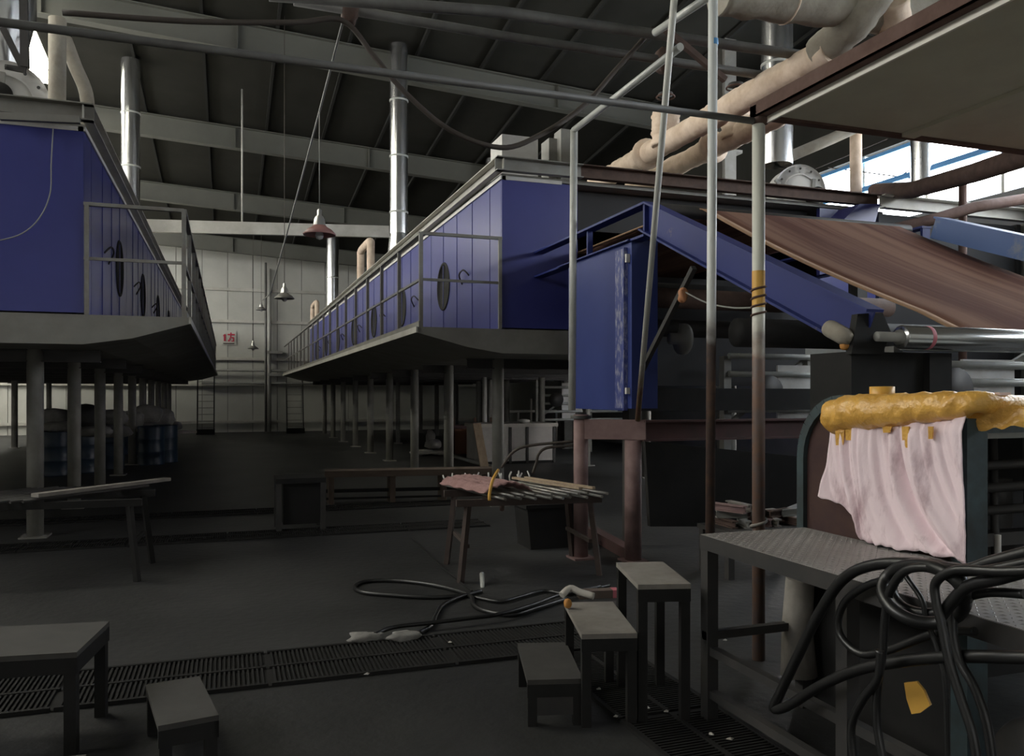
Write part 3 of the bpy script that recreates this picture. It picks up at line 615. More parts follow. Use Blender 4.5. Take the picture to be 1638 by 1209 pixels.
# belt: up the slope, over the head, level into the oven
X0, X1 = 4.30, 6.63
ya, yb = 6.68, 3.90; za, zb = 3.34, 2.03
prof = [(yb-.05, zb-.075), (yb-.02, zb-.02), (yb+.04, zb+.01)]+[(yb+(ya-yb)*k/12, zb+.01+(za-zb)*k/12-.05*math.sin(math.pi*k/12)) for k in range(1, 13)]+[(ya+.2, za+.06), (ya+.5, za+.08), (9.0, za+.08), (13.5, za+.06)]
mb = MB(); mb.grid(lambda u, v: V((X0+(X1-X0)*u, *prof[int(round(v*(len(prof)-1)))])), 14, len(prof))
belt = part('belt', mb, 'carpet', fc, 'brown streaked fabric belt')
sm = belt.modifiers.new('thick', 'SOLIDIFY'); sm.thickness = .012; sm.offset = -1
mb = MB(); mb.grid(lambda u, v: V((X0-.05+.08*u, prof[int(round(v*(len(prof)-1)))][0], prof[int(round(v*(len(prof)-1)))][1]+.008)), 2, len(prof))
e_ = part('selvage', mb, 'carpetedge', belt); e_.modifiers.new('thick', 'SOLIDIFY').thickness = .01
# under-belt guide slats and head roller
part('head_roller', MB().lathe([(0, 0), (.06, 0), (.06, 3.1), (0, 3.1)], (3.75, ya+.1, za-.0), (1, 0, 0), 18), 'darksteel', fc)
rx = onY(1432, 537, 3.9)
rl = part('front_roller', MB().lathe([(0, 0), (.068, 0), (.072, .006), (.072, 3.0), (0, 3.0)], (rx.x+.02, 3.88, 1.945), (1, 0, 0), 28), 'roller', fc, 'bright steel roller')
part('shaft', MB().lathe([(0, -.16), (.03, -.16), (.03, .0), (.045, .0), (.045, .02)], (rx.x, 3.88, 1.945), (1, 0, 0), 16), 'greysteel', rl)
part('red_mark', MB().lathe([(.0726, 0), (.0732, .004), (.0732, .028), (.0726, .03)], (onY(1478, 537, 3.88).x, 3.88, 1.945), (1, 0, 0), 28), 'pinktag', rl)
# black bearing plate, drive housing
part('bearing_plate', MB().prism([onY(1372, 502, 3.95), onY(1412, 500, 3.95), onY(1425, 530, 3.95), onY(1412, 566, 3.95), onY(1362, 566, 3.95)], (0, .05, 0)), 'dark', fc)
pz = [onY(1362, 562, 3.98), onY(1512, 562, 3.98)]
part('drive_housing', MB().box((pz[0].x, 3.98, 1.30), (pz[1].x, 4.35, pz[0].z)).box((pz[1].x-.18, 3.93, 1.5), (pz[1].x, 3.98, pz[0].z)), 'dark', fc)
part('support_leg', MB().box((3.6, 4.02, 0), (3.72, 4.14, 1.3)).box((4.05, 4.02, 0), (4.17, 4.14, 1.3)), 'darksteel', fc)
part('support_leg', MB().box((6.85, 3.9, 0), (7.0, 4.05, 2.0)), 'darksteel', fc)
g = onX(1325, 524, 3.55)
part('gear_motor', MB().lathe([(0, 0), (.05, 0), (.055, .02), (.055, .16), (.035, .2), (0, .2)], g, dv, 14), 'insulgrey', fc)
part('amber_cap', MB().blob(onX(1352, 551, 3.56), .03, .03, .035, .05, seed=4, flat=False), 'orange', fc, 'small amber cap')  # small orange blob in one plain colour
# diagonal brace under the beam
part('brace', MB().bar(onX(1110, 428, 3.75), onX(1028, 590, 3.75), .045, .045), 'darksteel', fc)
k = onX(1092, 472, 3.7); solo('copper_rag', MB().blob(k, .035, .035, .06, .3, seed=11, flat=False), 'copper', 'copper coloured rag knotted on the dark brace under the blue beam', 'rag')
solo('tie_wire', MB().tube(smooth_path([k+V((.02, 0, .03)), onX(1130, 484, 3.6), onX(1170, 492, 3.4), onX(1208, 492, 3.2)], 5), .007, 6), 'wire', 'thin wire from the copper rag to the stout pole', 'wire')
# guide rollers under the belt, further back
for (y, z, r, x0, x1, m) in ((7.1, 2.55, .10, 3.95, 6.9, 'rustdark'), (7.4, 2.28, .09, 3.95, 6.9, 'darksteel'), (6.2, 2.15, .13, 4.3, 6.9, 'dark'), (8.2, 2.75, .12, 3.9, 6.9, 'dark')):
    part('guide_roller', MB().lathe([(0, 0), (r, 0), (r, x1-x0), (0, x1-x0)], (x0, y, z), (1, 0, 0), 20), m, fc)
part('roller_end', MB().lathe([(0, -.12), (.06, -.12), (.06, -.02), (.16, 0), (.16, .06), (0, .06)], onY(1088, 542, 7.3), (1, .0, 0), 20), 'greysteel', fc)
part('cross_beam', MB().box((3.9, 7.6, 1.42), (7.2, 7.75, 1.66)), 'dark', fc)
part('rear_panel', MB().box((3.95, 8.6, 1.7), (7.0, 8.66, 3.0)), 'darkinner', fc)
for x in (4.0, 6.95): part('support_leg', MB().box((x-.07, 7.55, 0), (x+.07, 7.7, 3.0)), 'darksteel', fc)

# blue electrical cabinet
cb = root('electrical_cabinet', (3.72, 7.66, 1.45), 'tall blue metal cabinet hung under the conveyor frame with scraped edge', 'cabinet')
cy0, cy1, cz0, cz1 = 6.94, 8.40, 1.46, 3.06
part('body', MB().box((3.64, cy0, cz0), (3.92, cy1, cz1)), 'bluecab', cb)
dr_ = part('door', MB().box((3.605, cy0+.10, cz0-.02), (3.638, cy1-.02, cz1-.05)), 'bluecab', cb)
part('scraped_edge', MB().box((3.600, cy0+.105, cz0), (3.606, cy0+.27, cz1-.06)), 'scratch', dr_, 'silvery scraped strip along the door edge')
part('door_lip', MB().box((3.598, cy0+.085, cz0-.02), (3.64, cy0+.10, cz1-.05)), 'scratch', dr_)
part('lock', MB().box((3.60, cy0+.03, 2.86), (3.638, cy0+.06, 2.94)).box((3.60, cy0+.03, 1.60), (3.638, cy0+.06, 1.66)), 'whitepanel', cb)
part('top_lip', MB().box((3.60, cy0, cz1), (3.95, cy1+.3, cz1+.015)), 'blueworn', cb)

# red support frame with posts
rf = root('support_frame', (3.45, 7.1, 0), 'pinkish red steel post frame below the blue cabinet', 'frame')
part('post', MB().tube([(3.66, 6.95, 0), (3.66, 6.95, 1.16)], .082, 14).box((3.55, 6.84, 0), (3.77, 7.06, .02)), 'redframe', rf)
part('post', MB().tube([(3.25, 7.25, 0), (3.25, 7.25, 1.40)], .072, 14).box((3.14, 7.14, 0), (3.36, 7.36, .02)), 'redframe', rf)
part('post_cap', MB().lathe([(.10, 0), (.10, .03), (.055, .03), (.055, .06)], (3.25, 7.25, 1.36), n=16), 'darksteel', rf)
part('front_beam', MB().bar((3.22, 7.24, 1.26), (3.75, 6.86, 1.26), .06, .19), 'redframe', rf)
part('long_beam', MB().ibeam((3.72, 6.9, 1.25), (7.3, 6.9, 1.25), .12, .2, .02), 'redbeam', rf)
part('foot_beam', MB().bar((3.66, 6.95, .06), onZ(945, 850, .06), .12, .11), 'redbeam', rf)
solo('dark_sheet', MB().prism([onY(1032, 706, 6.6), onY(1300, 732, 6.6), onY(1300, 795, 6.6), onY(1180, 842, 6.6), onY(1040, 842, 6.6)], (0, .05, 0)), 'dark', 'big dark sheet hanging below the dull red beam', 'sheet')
# low cart heaped with scrap brackets in front of the sheet
ca, cb2 = onY(1150, 838, 6.1), onY(1300, 838, 6.1); zc_ = .42
ct = root('low_cart', ((ca.x+cb2.x)/2, 6.2, 0), 'low dark cart heaped with scrap brackets before the dark sheet', 'cart')
part('top', MB().box((ca.x, 5.95, zc_-.04), (cb2.x, 6.45, zc_)), 'darksteel', ct)
for x in (ca.x+.04, cb2.x-.04):
    for y in (6.0, 6.4): part('leg', MB().box((x-.03, y-.03, 0), (x+.03, y+.03, zc_-.04)), 'darksteel', ct)
rn = random.Random(40); nb_ = 12
for k in range(nb_):
    lay = k//5; x = ca.x+.12+(cb2.x-ca.x-.24)*((k % 5)+.5*(lay % 2)+.2)/5; a = rn.uniform(-.35, .35)+(1.57 if lay % 2 else 0); y = 6.2+rn.uniform(-.05, .05)
    hl = .17 if lay % 2 == 0 else .14; q = V((math.cos(a+1.57)*hl, math.sin(a+1.57)*hl, 0)); z = zc_+.034+.068*lay
    solo('scrap_bracket', MB().ibeam((x-q.x, y-q.y, z), (x+q.x, y+q.y, z), .06, .066, .012), ['rustdark', 'greysteel', 'redframe', 'tread'][k % 4], 'short worn bracket in the heap on the low cart', 'bracket', 'scrap brackets heaped on the low cart')
# machinery further back between the conveyor and the right wall
def rack(label, x0, x1, Y, z0, z1, n):
    r = root('roller_rack', ((x0+x1)/2, Y, 0), label, 'rack', 'grey roller racks behind the conveyor')
    for x in (x0, (x0+x1)/2, x1): part('upright', MB().box((x-.05, Y-.05, 0), (x+.05, Y+.05, z1)), 'greysteel', r)
    for k in range(n):
        z = z0+(z1-z0)*k/(n-1); part('rail', MB().tube([(x0, Y-.07, z), (x1, Y-.07, z)], .035, 8), 'galv', r)
    part('brace', MB().bar((x0, Y+.02, z0), ((x0+x1)/2, Y+.02, z1), .04, .05).bar(((x0+x1)/2, Y+.02, z1), (x1, Y+.02, z0), .04, .05), 'greysteel', r)
    part('end_wheel', MB().lathe([(0, 0), (.2, 0), (.2, .05), (0, .05)], (x0+.5, Y-.12, (z0+z1)/2), (0, -1, 0), 18), 'darksteel', r)
    part('side_plate', MB().box((x0+.7, Y-.06, z0), (x0+1.3, Y-.03, z1-.1)), 'whitepanel', r)
rack('grey roller rack seen under the front end of the blue beam', 5.6, 8.0, 8.3, 1.2, 2.05, 5)
rack('grey roller rack seen right of the black drive housing', 5.3, 8.6, 5.4, 1.25, 2.0, 6)
rack('grey roller rack seen past the blue cabinet corner', 7.9, 11.0, 20.5, .9, 2.0, 6)

# ================================================================== PRINTING MACHINE WITH RAG
pm = root('printing_machine', (3.6, 3.0, 0), 'teal and rust framed machine with its end wrapped in rag and film', 'machine')
yn, yf = 2.49, 3.50
arc = [(2.84, yf-.30+.30*math.cos(a), 1.27+.30*math.sin(a)) for a in [math.pi/2*k/8 for k in range(9)]]
part('shaded_lower_panel', MB().box((2.84, yn+.08, 0), (2.88, yf, .90)), 'dark', pm)  # lower part of the side panel, shade under the platform put into its colour
sidepoly = [(2.84, yn+.08, .90), (2.84, yf, .90)]+arc+[(2.84, yn+.08, 1.57)]
part('side_panel', MB().prism(sidepoly, (.04, 0, 0)), 'rustpurple', pm)
rim = [V((2.83, yf, 0))]+[V((2.83, y, z)) for _, y, z in arc]+[V((2.83, yn+.08, 1.57))]
mb = MB()
for a, b in zip(rim[:-1], rim[1:]): mb.bar(a, b, .05, .03, (1, 0, 0))
part('edge_rim', mb, 'teal', pm)
part('front_post', MB().box((2.82, yn, 0), (2.93, yn+.08, 1.50)), 'teal', pm)
part('front_post', MB().box((4.9, yn, 0), (5.0, yn+.08, 1.50)), 'teal', pm)
part('top_bar', MB().box((2.93, yn, 1.44), (4.9, yn+.09, 1.52)), 'teal', pm)
part('shelf', MB().box((2.93, yn+.1, 1.41), (4.9, yf, 1.435)), 'galv', pm)
part('back_plate', MB().box((2.9, yf-.06, 0), (5.0, yf, 1.55)), 'dark', pm)
part('mid_bar', MB().box((2.93, yn+.3, .90), (4.9, yn+.38, .96)).box((2.93, yn+.2, .42), (4.9, yn+.3, .5)), 'darksteel', pm)
part('gearbox', MB().box((3.1, yn+.35, .97), (3.5, yn+.75, 1.2)), 'darksteel', pm)
part('red_plate', MB().box((3.06, yn+.28, 1.14), (3.2, yn+.30, 1.36)), 'redbeam', pm)
for x, m_ in ((3.16, 'greysteel'), (3.34, 'darksteel'), (3.55, 'greysteel'), (3.8, 'darksteel')): part('rod', MB().tube([(x, yn+.3, .5), (x, yn+.32, 1.4)], .018, 8), m_, pm)
for z in (1.08, 1.18, 1.28): part('feed_pipe', MB().tube([(3.0, yn+.22, z), (4.9, yn+.22, z+.02)], .022, 8), 'darksteel', pm)
part('hand_wheel', MB().tube([V((3.22+.05*math.cos(a), yn+.16, .84+.05*math.sin(a))) for a in [2*math.pi*q/14 for q in range(14)]], .008, 6, closed=True), 'redbeam', pm)
part('valve_stem', MB().tube([(3.2, yn+.18, .84), (3.2, yn+.18, .98)], .014, 8), 'paleplastic', pm)
part('drive_cylinder', MB().lathe([(0, 0), (.16, 0), (.16, 1.8), (0, 1.8)], (3.0, yn+.62, .70), (1, 0, 0), 20), 'darksteel', pm)
# draped rag
def ragpt(u, v):
    top = V((1331+(1541-1331)*u, 662, 0))
    bx = [(0, 1318, 792), (.12, 1345, 808), (.24, 1372, 838), (.31, 1381, 864), (.55, 1440, 877), (.8, 1502, 888), (1, 1549, 900)]
    for (a, xa, ya_), (b, xb, yb_) in zip(bx[:-1], bx[1:]):
        if u <= b+1e-9: f = (u-a)/(b-a); bot = V((xa+(xb-xa)*f, ya_+(yb_-ya_)*f, 0)); break
    bot.y += 1.2*math.sin(u*33+1)+1.0*math.sin(u*91)
    p = top.lerp(bot, v); P = onX(p.x, p.y, 2.79)
    s = u-.34*v*v*(.25+u)
    fold = .016*math.sin(s*17+.6)+.010*math.sin(s*37+1)*(.4+.6*v)+.005*math.sin(s*83+2+3*v)+.003*math.sin(s*150)
    fold += -.030*math.exp(-((s-.46)/.022)**2)*min(1, v*2)+.02*math.exp(-((s-.52)/.03)**2)*min(1, v*2)
    fold += -.022*math.exp(-((s-.10)/.02)**2)-.02*math.exp(-((s-.20)/.018)**2)
    fold *= .35+.65*min(1, v*3)
    fold *= 1-math.exp(-((1-u)/.06)**2)*.85
    P.x += fold-.01
    if v < .12: P.x += .03*(1-v/.12)
    return P
o = part('rag', MB().grid(ragpt, 110, 44), 'rag', pm, 'stained pinkish white rag hanging in folds'); o.modifiers.new('thick', 'SOLIDIFY').thickness = .004
# yellow film wrapped along the top
rn = random.Random(5)
path = smooth_path([onX(1334, 668, 2.80), onX(1362, 660, 2.79), onX(1420, 657, 2.79), onX(1480, 652, 2.80), onX(1530, 648, 2.81), onX(1560, 644, 2.83), onX(1590, 645, 2.92), onY(1650, 652, 2.50)], 9)
R = []
for i, q in enumerate(path):
    f = i/(len(path)-1); base = .082 if f < .25 else (.078-.035*(f-.25)/.5 if f < .75 else .043)
    R.append(base*(1+rn.uniform(-.03, .03))*(.55 if i == 0 else 1))
mb = MB().tube(path, R, 22)
for i, v in enumerate(mb.v):
    v += V((.005*math.sin(v.y*71+v.z*53), .002*math.sin(v.z*90), .004*math.sin(v.y*57+v.x*40)))
film = part('film_wrap', mb, 'yellowfilm', pm, 'crumpled shiny yellow film wrapped along the top edge')
for px, l, wd in ((1345, 30, 16), (1360, 22, 14), (1448, 22, 8), (1452, 34, 7), (1490, 20, 8), (1420, 10, 14)):
    a = onX(px-wd/2, 682, 2.765); b = onX(px+wd/2, 682, 2.765); c = onX(px+wd*.3, 682+l, 2.77); d_ = onX(px-wd*.4, 682+l, 2.77)
    part('drip', MB().prism([a, b, c, d_], (-.006, 0, 0)), 'yellowfilm', film)
part('film_tail', MB().grid(lambda u, v: onX(1545+110*u, 650+(40-10*u)*v, 2.86+.1*u)+V((.012*math.sin(9*u+5*v), 0, .006*math.sin(20*u))), 20, 6), 'yellowfilm', film)
c = onX(1411, 634, 2.85)
part('cap', MB().lathe([(.052, -.04), (.054, .0), (.054, .045), (.045, .046), (.044, .03), (0, .03)], c, n=24), 'yellowcap', pm)
c = onX(1566, 630, 2.92); part('paper_slip', MB().obox(c, .10, .2, .012, Matrix.Rotation(.3, 3, 'Z')), 'paper', pm)

# checker plate platform
pt = root('work_platform', (2.5, 2.3, 0), 'checker plate work platform with dark angle legs beside the rag draped machine', 'platform')
px0, px1, py0, py1, pz_ = 2.2, 2.82, 1.1, 3.47, .91
part('deck', MB().box((px0, py0, pz_-.012), (px1, py1, pz_)), 'plate', pt)
lz = MB(); i = 0
for yy in range(int((py1-py0)/.032)):
    for xx in range(int((px1-px0)/.032)):
        x = px0+.016+xx*.032; y = py0+.016+yy*.032; a = .012; t = .004; s_ = 1 if (xx+yy) % 2 else -1
        dx, dy = a*.7071, a*.7071*s_; nx, ny = -t*.7071*s_, t*.7071
        lz.add([(x-dx, y-dy, pz_), (x+nx, y+ny, pz_), (x+dx, y+dy, pz_), (x-nx, y-ny, pz_), (x, y, pz_+.004)], [(0, 1, 4), (1, 2, 4), (2, 3, 4), (3, 0, 4)])
part('tread_lugs', lz, 'plate', pt, kind='stuff')
part('edge_angle', MB().box((px0-.006, py0, pz_-.07), (px0, py1, pz_-.002)).box((px0, py1, pz_-.07), (px1, py1+.006, pz_-.002)), 'darksteel', pt)
for y in (py1-.03, 2.50, 1.45): part('leg', MB().box((px0, y-.03, 0), (px0+.06, y+.03, pz_-.012)), 'darksteel', pt)
for y in (py1-.03, 1.45): part('leg', MB().box((px1-.06, y-.03, 0), (px1, y+.03, pz_-.012)), 'darksteel', pt)
part('stretcher', MB().box((px0+.01, 1.45, .33), (px0+.05, py1-.03, .37)).box((px0, py1-.05, .40), (px1, py1-.01, .44)).box((px0+.01, 2.5, .12), (px0+.05, py1-.03, .16)), 'darksteel', pt)

# three stepped treads up to the platform
M15 = Matrix.Rotation(-math.radians(15), 3, 'Z')
def step(label, cfront, h, wdt, dep, solid=False, tm='tread'):
    f = V((cfront[0], cfront[1], 0)); ax = M15@V((1, 0, 0)); ay = M15@V((0, 1, 0)); c = f+ax*(wdt/2)+ay*(dep/2)
    s = root('step', (c.x, c.y, 0), label, 'step', 'stepped treads beside the platform')
    part('tread', MB().obox((c.x, c.y, h-.012), wdt, dep, .024, M15), tm, s)
    for a in (-1, 1):
        for b in (-1, 1):
            q = c+ax*(a*(wdt/2-.025))+ay*(b*(dep/2-.025)); part('leg', MB().obox((q.x, q.y, (h-.024)/2), .045, .045, h-.024, M15), 'dark', s)
    for b in (-1, 1): part('apron', MB().obox((*(c+ay*(b*(dep/2-.01))).xy, h-.055), wdt, .02, .062, M15), 'dark', s)
    if solid: part('side_plate', MB().obox((*(c-ay*(dep/2-.012)).xy, h*.5), wdt*.96, .01, h*.55, M15), 'darksteel', s)
    return s
step('low worn step, lowest of the treads up to the platform', (1.36, 3.66), .226, .27, .58, solid=True, tm='treaddark')
step('worn middle step of the treads up to the platform', (1.60, 3.56), .45, .27, .60)
step('worn upper step of the treads beside the platform corner', (1.87, 3.50), .68, .26, .52)

# left steps (dark)
def dstep(label, x0, y0, wdt, dep, h, rot=0):
    Mz = Matrix.Rotation(rot, 3, 'Z'); c = V((x0, y0, 0)); ax = Mz@V((1, 0, 0)); ay = Mz@V((0, 1, 0))
    s = root('step', (x0, y0, 0), label, 'step', 'dark steps opposite the platform')
    part('tread', MB().obox((x0, y0, h-.012), wdt, dep, .024, Mz), 'treaddark', s)
    for a in (-1, 1):
        for b in (-1, 1):
            q = c+ax*(a*(wdt/2-.03))+ay*(b*(dep/2-.03)); part('leg', MB().obox((q.x, q.y, (h-.024)/2), .05, .05, h-.024, Mz), 'dark', s)
    part('apron', MB().obox((*(c-ay*(dep/2-.01)).xy, h-.06), wdt, .02, .07, Mz).obox((*(c+ax*(wdt/2-.01)).xy, h-.06), .02, dep, .07, Mz), 'dark', s)
dstep('dark bench height step across the aisle from the platform', -.95, 4.32, .72, .50, .46, math.radians(-8))
dstep('small dark low step across the aisle from the platform', -.20, 3.95, .24, .55, .226, math.radians(10))
dstep('wide dark step standing below the bench height step', -.78, 3.25, .5, .5, .22, math.radians(-5))
# ================================================================== HOSES
def hose(label, pts, r, m='hose', k=7, n=12, g=None):
    return solo('hose', MB().tube(smooth_path(pts, k), r, n), m, label, 'hose', g)
def hx(pl, X): return [onX(a, b, X) for a, b in pl]
hose('thick black hose arching over the platform edge and doubling back', hx([(1660, 880), (1590, 898), (1540, 912), (1470, 902), (1400, 903), (1350, 925), (1312, 978), (1278, 1045), (1248, 1108), (1238, 1133), (1262, 1128), (1310, 1098), (1370, 1072), (1440, 1058), (1530, 1050), (1660, 1052)], 2.13), .020)
ring = []
for q in range(30):
    a = 2*math.pi*q/30; ring.append(onX(1478+66*math.cos(a), 950+46*math.sin(a)+8*math.cos(a), 2.08+.035*math.sin(a*2)))
ring2 = [onX(1484+58*math.cos(2*math.pi*q/30), 946+40*math.sin(2*math.pi*q/30)-4, 2.15+.01*math.sin(4*math.pi*q/30)) for q in range(30)]
hc = root('hose_coil', ring[8], 'coiled black hose hung at the platform corner', 'hose')
part('coil_loop', MB().tube(ring, .021, 12, closed=True), 'hose', hc)
part('coil_loop', MB().tube(ring2, .019, 12, closed=True), 'hose', hc)
for lb, pl, X in (('black hose hanging straight down from the coil behind the leg', [(1660, 896), (1560, 914), (1500, 908), (1450, 912), (1424, 945), (1416, 985), (1412, 1040), (1404, 1100), (1403, 1160), (1416, 1230)], 2.06), ('black hose slanting down from the coil past the yellow scrap', [(1670, 912), (1600, 914), (1530, 912), (1498, 930), (1497, 960), (1506, 998), (1518, 1056), (1538, 1120), (1556, 1175), (1566, 1240)], 2.02), ('black hose bowing outward below the coil, farthest from the treads', [(1640, 950), (1575, 948), (1530, 965), (1524, 1005), (1534, 1055), (1558, 1098), (1578, 1155), (1590, 1235)], 2.10), ('black hose branching off the straight hanging hose towards the platform leg', [(1408, 1040), (1404, 1085), (1378, 1122), (1362, 1165), (1368, 1235)], 2.04)):
    hose(lb, hx(pl, X), .014, g='hoses hanging below the coil')
hose('black hose curving round inside the platform leg', hx([(1440, 925), (1390, 935), (1350, 965), (1342, 1010), (1375, 1045), (1420, 1040), (1500, 1012), (1560, 1010)], 2.16), .014)
hose('black hose lying along the platform top to the coil', hx([(1670, 905), (1600, 925), (1545, 940), (1505, 985)], 2.05), .018)
hose('thin black hose hooked inside the coil', hx([(1436, 905), (1455, 930), (1475, 960), (1482, 990), (1500, 1040), (1512, 1100), (1516, 1230)], 2.13), .009)
c = onX(1463, 1115, 2.25)
yc = root('yellow_bucket_lid', c, 'torn orange yellow plastic piece among the hanging hoses', 'plastic scrap')
part('flap', MB().prism(hx([(1446, 1092), (1466, 1090), (1478, 1105), (1488, 1128), (1472, 1140), (1458, 1142), (1450, 1118)], 2.3), (.012, .004, 0)), 'yellowcap', yc)
# machinery below the platform
um = root('pump_unit', (2.85, 2.2, 0), 'dark pump unit on the floor below the platform', 'pump')
part('base', MB().box((2.4, 1.6, 0), (3.2, 2.4, .12)), 'dark', um)
part('barrel', MB().lathe([(0, 0), (.16, 0), (.18, .05), (.18, .5), (.12, .56), (0, .56)], (2.55, 2.0, .32), (1, 0, 0), 20), 'darksteel', um)
part('pipe', MB().tube([(2.7, 2.0, .45), (2.7, 2.0, .75), (2.7, 2.4, .78)], .03, 10), 'darksteel', um)
c = onZ(1272, 1000, .2)
solo('rag_post', MB().tube([onX(1278, 1080, 2.75), onX(1275, 1000, 2.75), onX(1280, 925, 2.75)], [.09, .075, .07], 10), 'tread', 'short ragged post wrapped in dusty cloth under the platform', 'post')
# floor hoses
def fz(pl, z=.022): return [onZ(a, b, z) for a, b in pl]
hose('long black hose looped flat on the aisle floor', fz([(905, 958), (860, 972), (820, 983), (780, 978), (758, 968), (750, 952), (700, 937), (640, 929), (590, 929), (567, 937), (580, 947), (630, 952), (690, 955), (748, 952)], .018), .017)
hose('black hose running from the loop to the pale rags', fz([(960, 938), (900, 950), (850, 968), (800, 982), (740, 990), (680, 997), (630, 1003), (600, 1014)], .05), .015)
hose('short black hose end bent beside the looped hose', fz([(770, 945), (735, 955), (708, 968), (697, 985), (690, 1000), (670, 1012)], .018), .016)
hose('black hose curling beside the trestle leg', fz([(760, 955), (800, 962), (830, 955), (870, 945), (905, 950), (930, 946), (975, 936)], .018), .014)
hose('thin black line lying on the floor behind the hoses', fz([(660, 862), (700, 900), (735, 930), (755, 945)], .012), .008)
for k, (px, py, lb) in enumerate(((582, 1022, 'pale crumpled rag at the end of the hose from the loop'), (645, 1020, 'pale crumpled rag at the end of the short bent hose'))):
    c = onZ(px, py, .02); solo('rag_scrap', MB().blob((c.x, c.y, .03), .10, .07, .03, .35, seed=k+60), 'sack', lb, 'rag', 'pale rags at the hose ends')
c = onZ(912, 955, .45); solo('pale_strap', MB().tube(smooth_path([c+V((-.06, -.02, .02)), c+V((0, 0, .05)), c+V((.05, -.03, .03)), c+V((.11, -.08, .015))], 4), [.02]*13, 8), 'paleplastic', 'pale plastic strap lying at the end of the middle step', 'strap')
solo('orange_stopper', MB().blob(onX(908, 965, 1.72), .02, .02, .025, .1, seed=71, flat=False), 'orange', 'small orange cap beside the pale strap', 'cap')
pa_, pb_ = onZ(925, 950, .03), onZ(978, 948, .03)
wbk = root('wood_block', ((pa_.x+pb_.x)/2, (pa_.y+pb_.y)/2, 0), 'dull brown timber offcut with a pink end lying behind the middle step', 'timber block')
part('timber', MB().bar(pa_, pb_, .09, .06), 'brownbench', wbk)
part('pink_end', MB().bar(pb_, pb_+(pb_-pa_).normalized()*.05, .092, .062), 'pinktag', wbk)
c = onZ(778, 915, .02); solo('hose_nozzle', MB().tube([onD(771, 918, 6.9), onD(772, 945, 6.7)], [.022, .016], 10), 'galv', 'small shiny hose nozzle beside the trestle leg', 'nozzle')

# ================================================================== ROD TRESTLES
def trestle(label, c, L, rot, h, tone):
    Mz = Matrix.Rotation(rot, 3, 'Z'); ax = Mz@V((1, 0, 0)); ay = Mz@V((0, 1, 0)); c = V(c)
    t = root('trestle', c, label, 'trestle')
    part('top_rail', MB().obox(c+ay*-.35+V((0, 0, h-.03)), L, .05, .06, Mz).obox(c+ay*.35+V((0, 0, h-.03)), L, .05, .06, Mz), tone, t)
    for a in (-1, 1):
        for b in (-1, 1):
            q = c+ax*(a*(L/2-.1))+ay*(b*.35); part('leg', MB().bar(q+V((0, 0, h-.06)), q+ax*(a*.07)+ay*(b*.04), .045, .045), tone, t)
        part('cross_bar', MB().bar(c+ax*(a*(L/2-.1))+ay*-.35+V((0, 0, .3)), c+ax*(a*(L/2-.1))+ay*.35+V((0, 0, .3)), .03, .03), tone, t)
    return t, ax, ay
tc = onZ(868, 800, .70); TC = V((tc.x, tc.y+.55, 0))
tr, ax, ay = trestle('rusty trestle carrying the pink wrapped rods', TC, 1.3, math.radians(-6), .70, 'trestledark')
rn = random.Random(21)
for k in range(16):
    u = -.42+k*.058; a = TC+ax*(u)+V((0, 0, .718+.024*(k % 2))); d = (ay*-1+ax*(.30+rn.uniform(-.04, .04))).normalized()
    e0 = a-d*(.62+rn.uniform(-.06, .1))
    o = solo('steel_rod', MB().tube([e0, a+d*(.55+rn.uniform(-.05, .08))], .013, 8), 'rodsteel', 'thin steel rod in the row on the rusty trestle', 'rod', 'steel rods on the rusty trestle')
    part('hook', MB().tube([e0, e0-d*.03+V((.01, 0, .05)), e0-d*.05+V((.02*(k % 3), 0, .09))], .008, 6), 'whitepanel', o)
for k, (u, w_) in enumerate(((.30, .045), (.42, .035))):
    a = TC+ax*u+V((0, 0, .78)); d = (ay*-1+ax*.42).normalized()
    solo('wood_lath', MB().bar(a-d*.60, a+d*.40+V((0, 0, -.01)), w_, .02), 'wood', 'pale wooden lath lying on the steel rods', 'lath', 'wooden laths on the rods')
pw = MB()
a = TC+ax*-.30+V((0, 0, .775)); d = (ay*-1+ax*.32).normalized(); e = d.cross(V((0, 0, 1)))
pw.grid(lambda u, v: a+d*(-.5+.86*u)+e*(-.24+.48*v)+V((0, 0, .045*math.sin(math.pi*v)+.008*math.sin(v*40)+.006*math.sin(u*23+v*9)-(.03 if v < .06 or v > .94 else 0))), 26, 24)
solo('pink_cloth', pw, 'pinkcloth', 'dusty pink cloth wrapped over the rods on the rusty trestle', 'cloth').modifiers.new('thick', 'SOLIDIFY').thickness = .012
solo('yellow_strap', MB().tube(smooth_path([onD(797, 752, 7.05), onD(788, 768, 6.85), onD(783, 790, 6.8), onD(783, 800, 6.8)], 4), .014, 8), 'yellowcap', 'yellow strap looped round the end of the pink bundle', 'strap')
for k, pl in enumerate(([(802, 748), (822, 722), (852, 712), (917, 706)], [(852, 757), (858, 740), (862, 726), (876, 716), (917, 712)])):
    solo('cable', MB().tube(smooth_path([onD(a, b, 7.45) for a, b in pl], 5), .013, 8), 'cable', 'dark cable bowed behind the pink bundle', 'cable', 'dark cables behind the pink bundle')
solo('tall_rail_post', MB().tube([onD(803, 800, 7.4), onD(803, 815, 7.3)], .02, 8), 'rustdark', 'stub of rusty pipe at the trestle edge', 'pipe')
tc = onZ(60, 806, .70); TL = V((tc.x-.15, tc.y+.5, 0))
tl, ax, ay = trestle('dark trestle with rods beneath the oven above the drums', TL, 1.9, math.radians(-4), .70, 'dark')
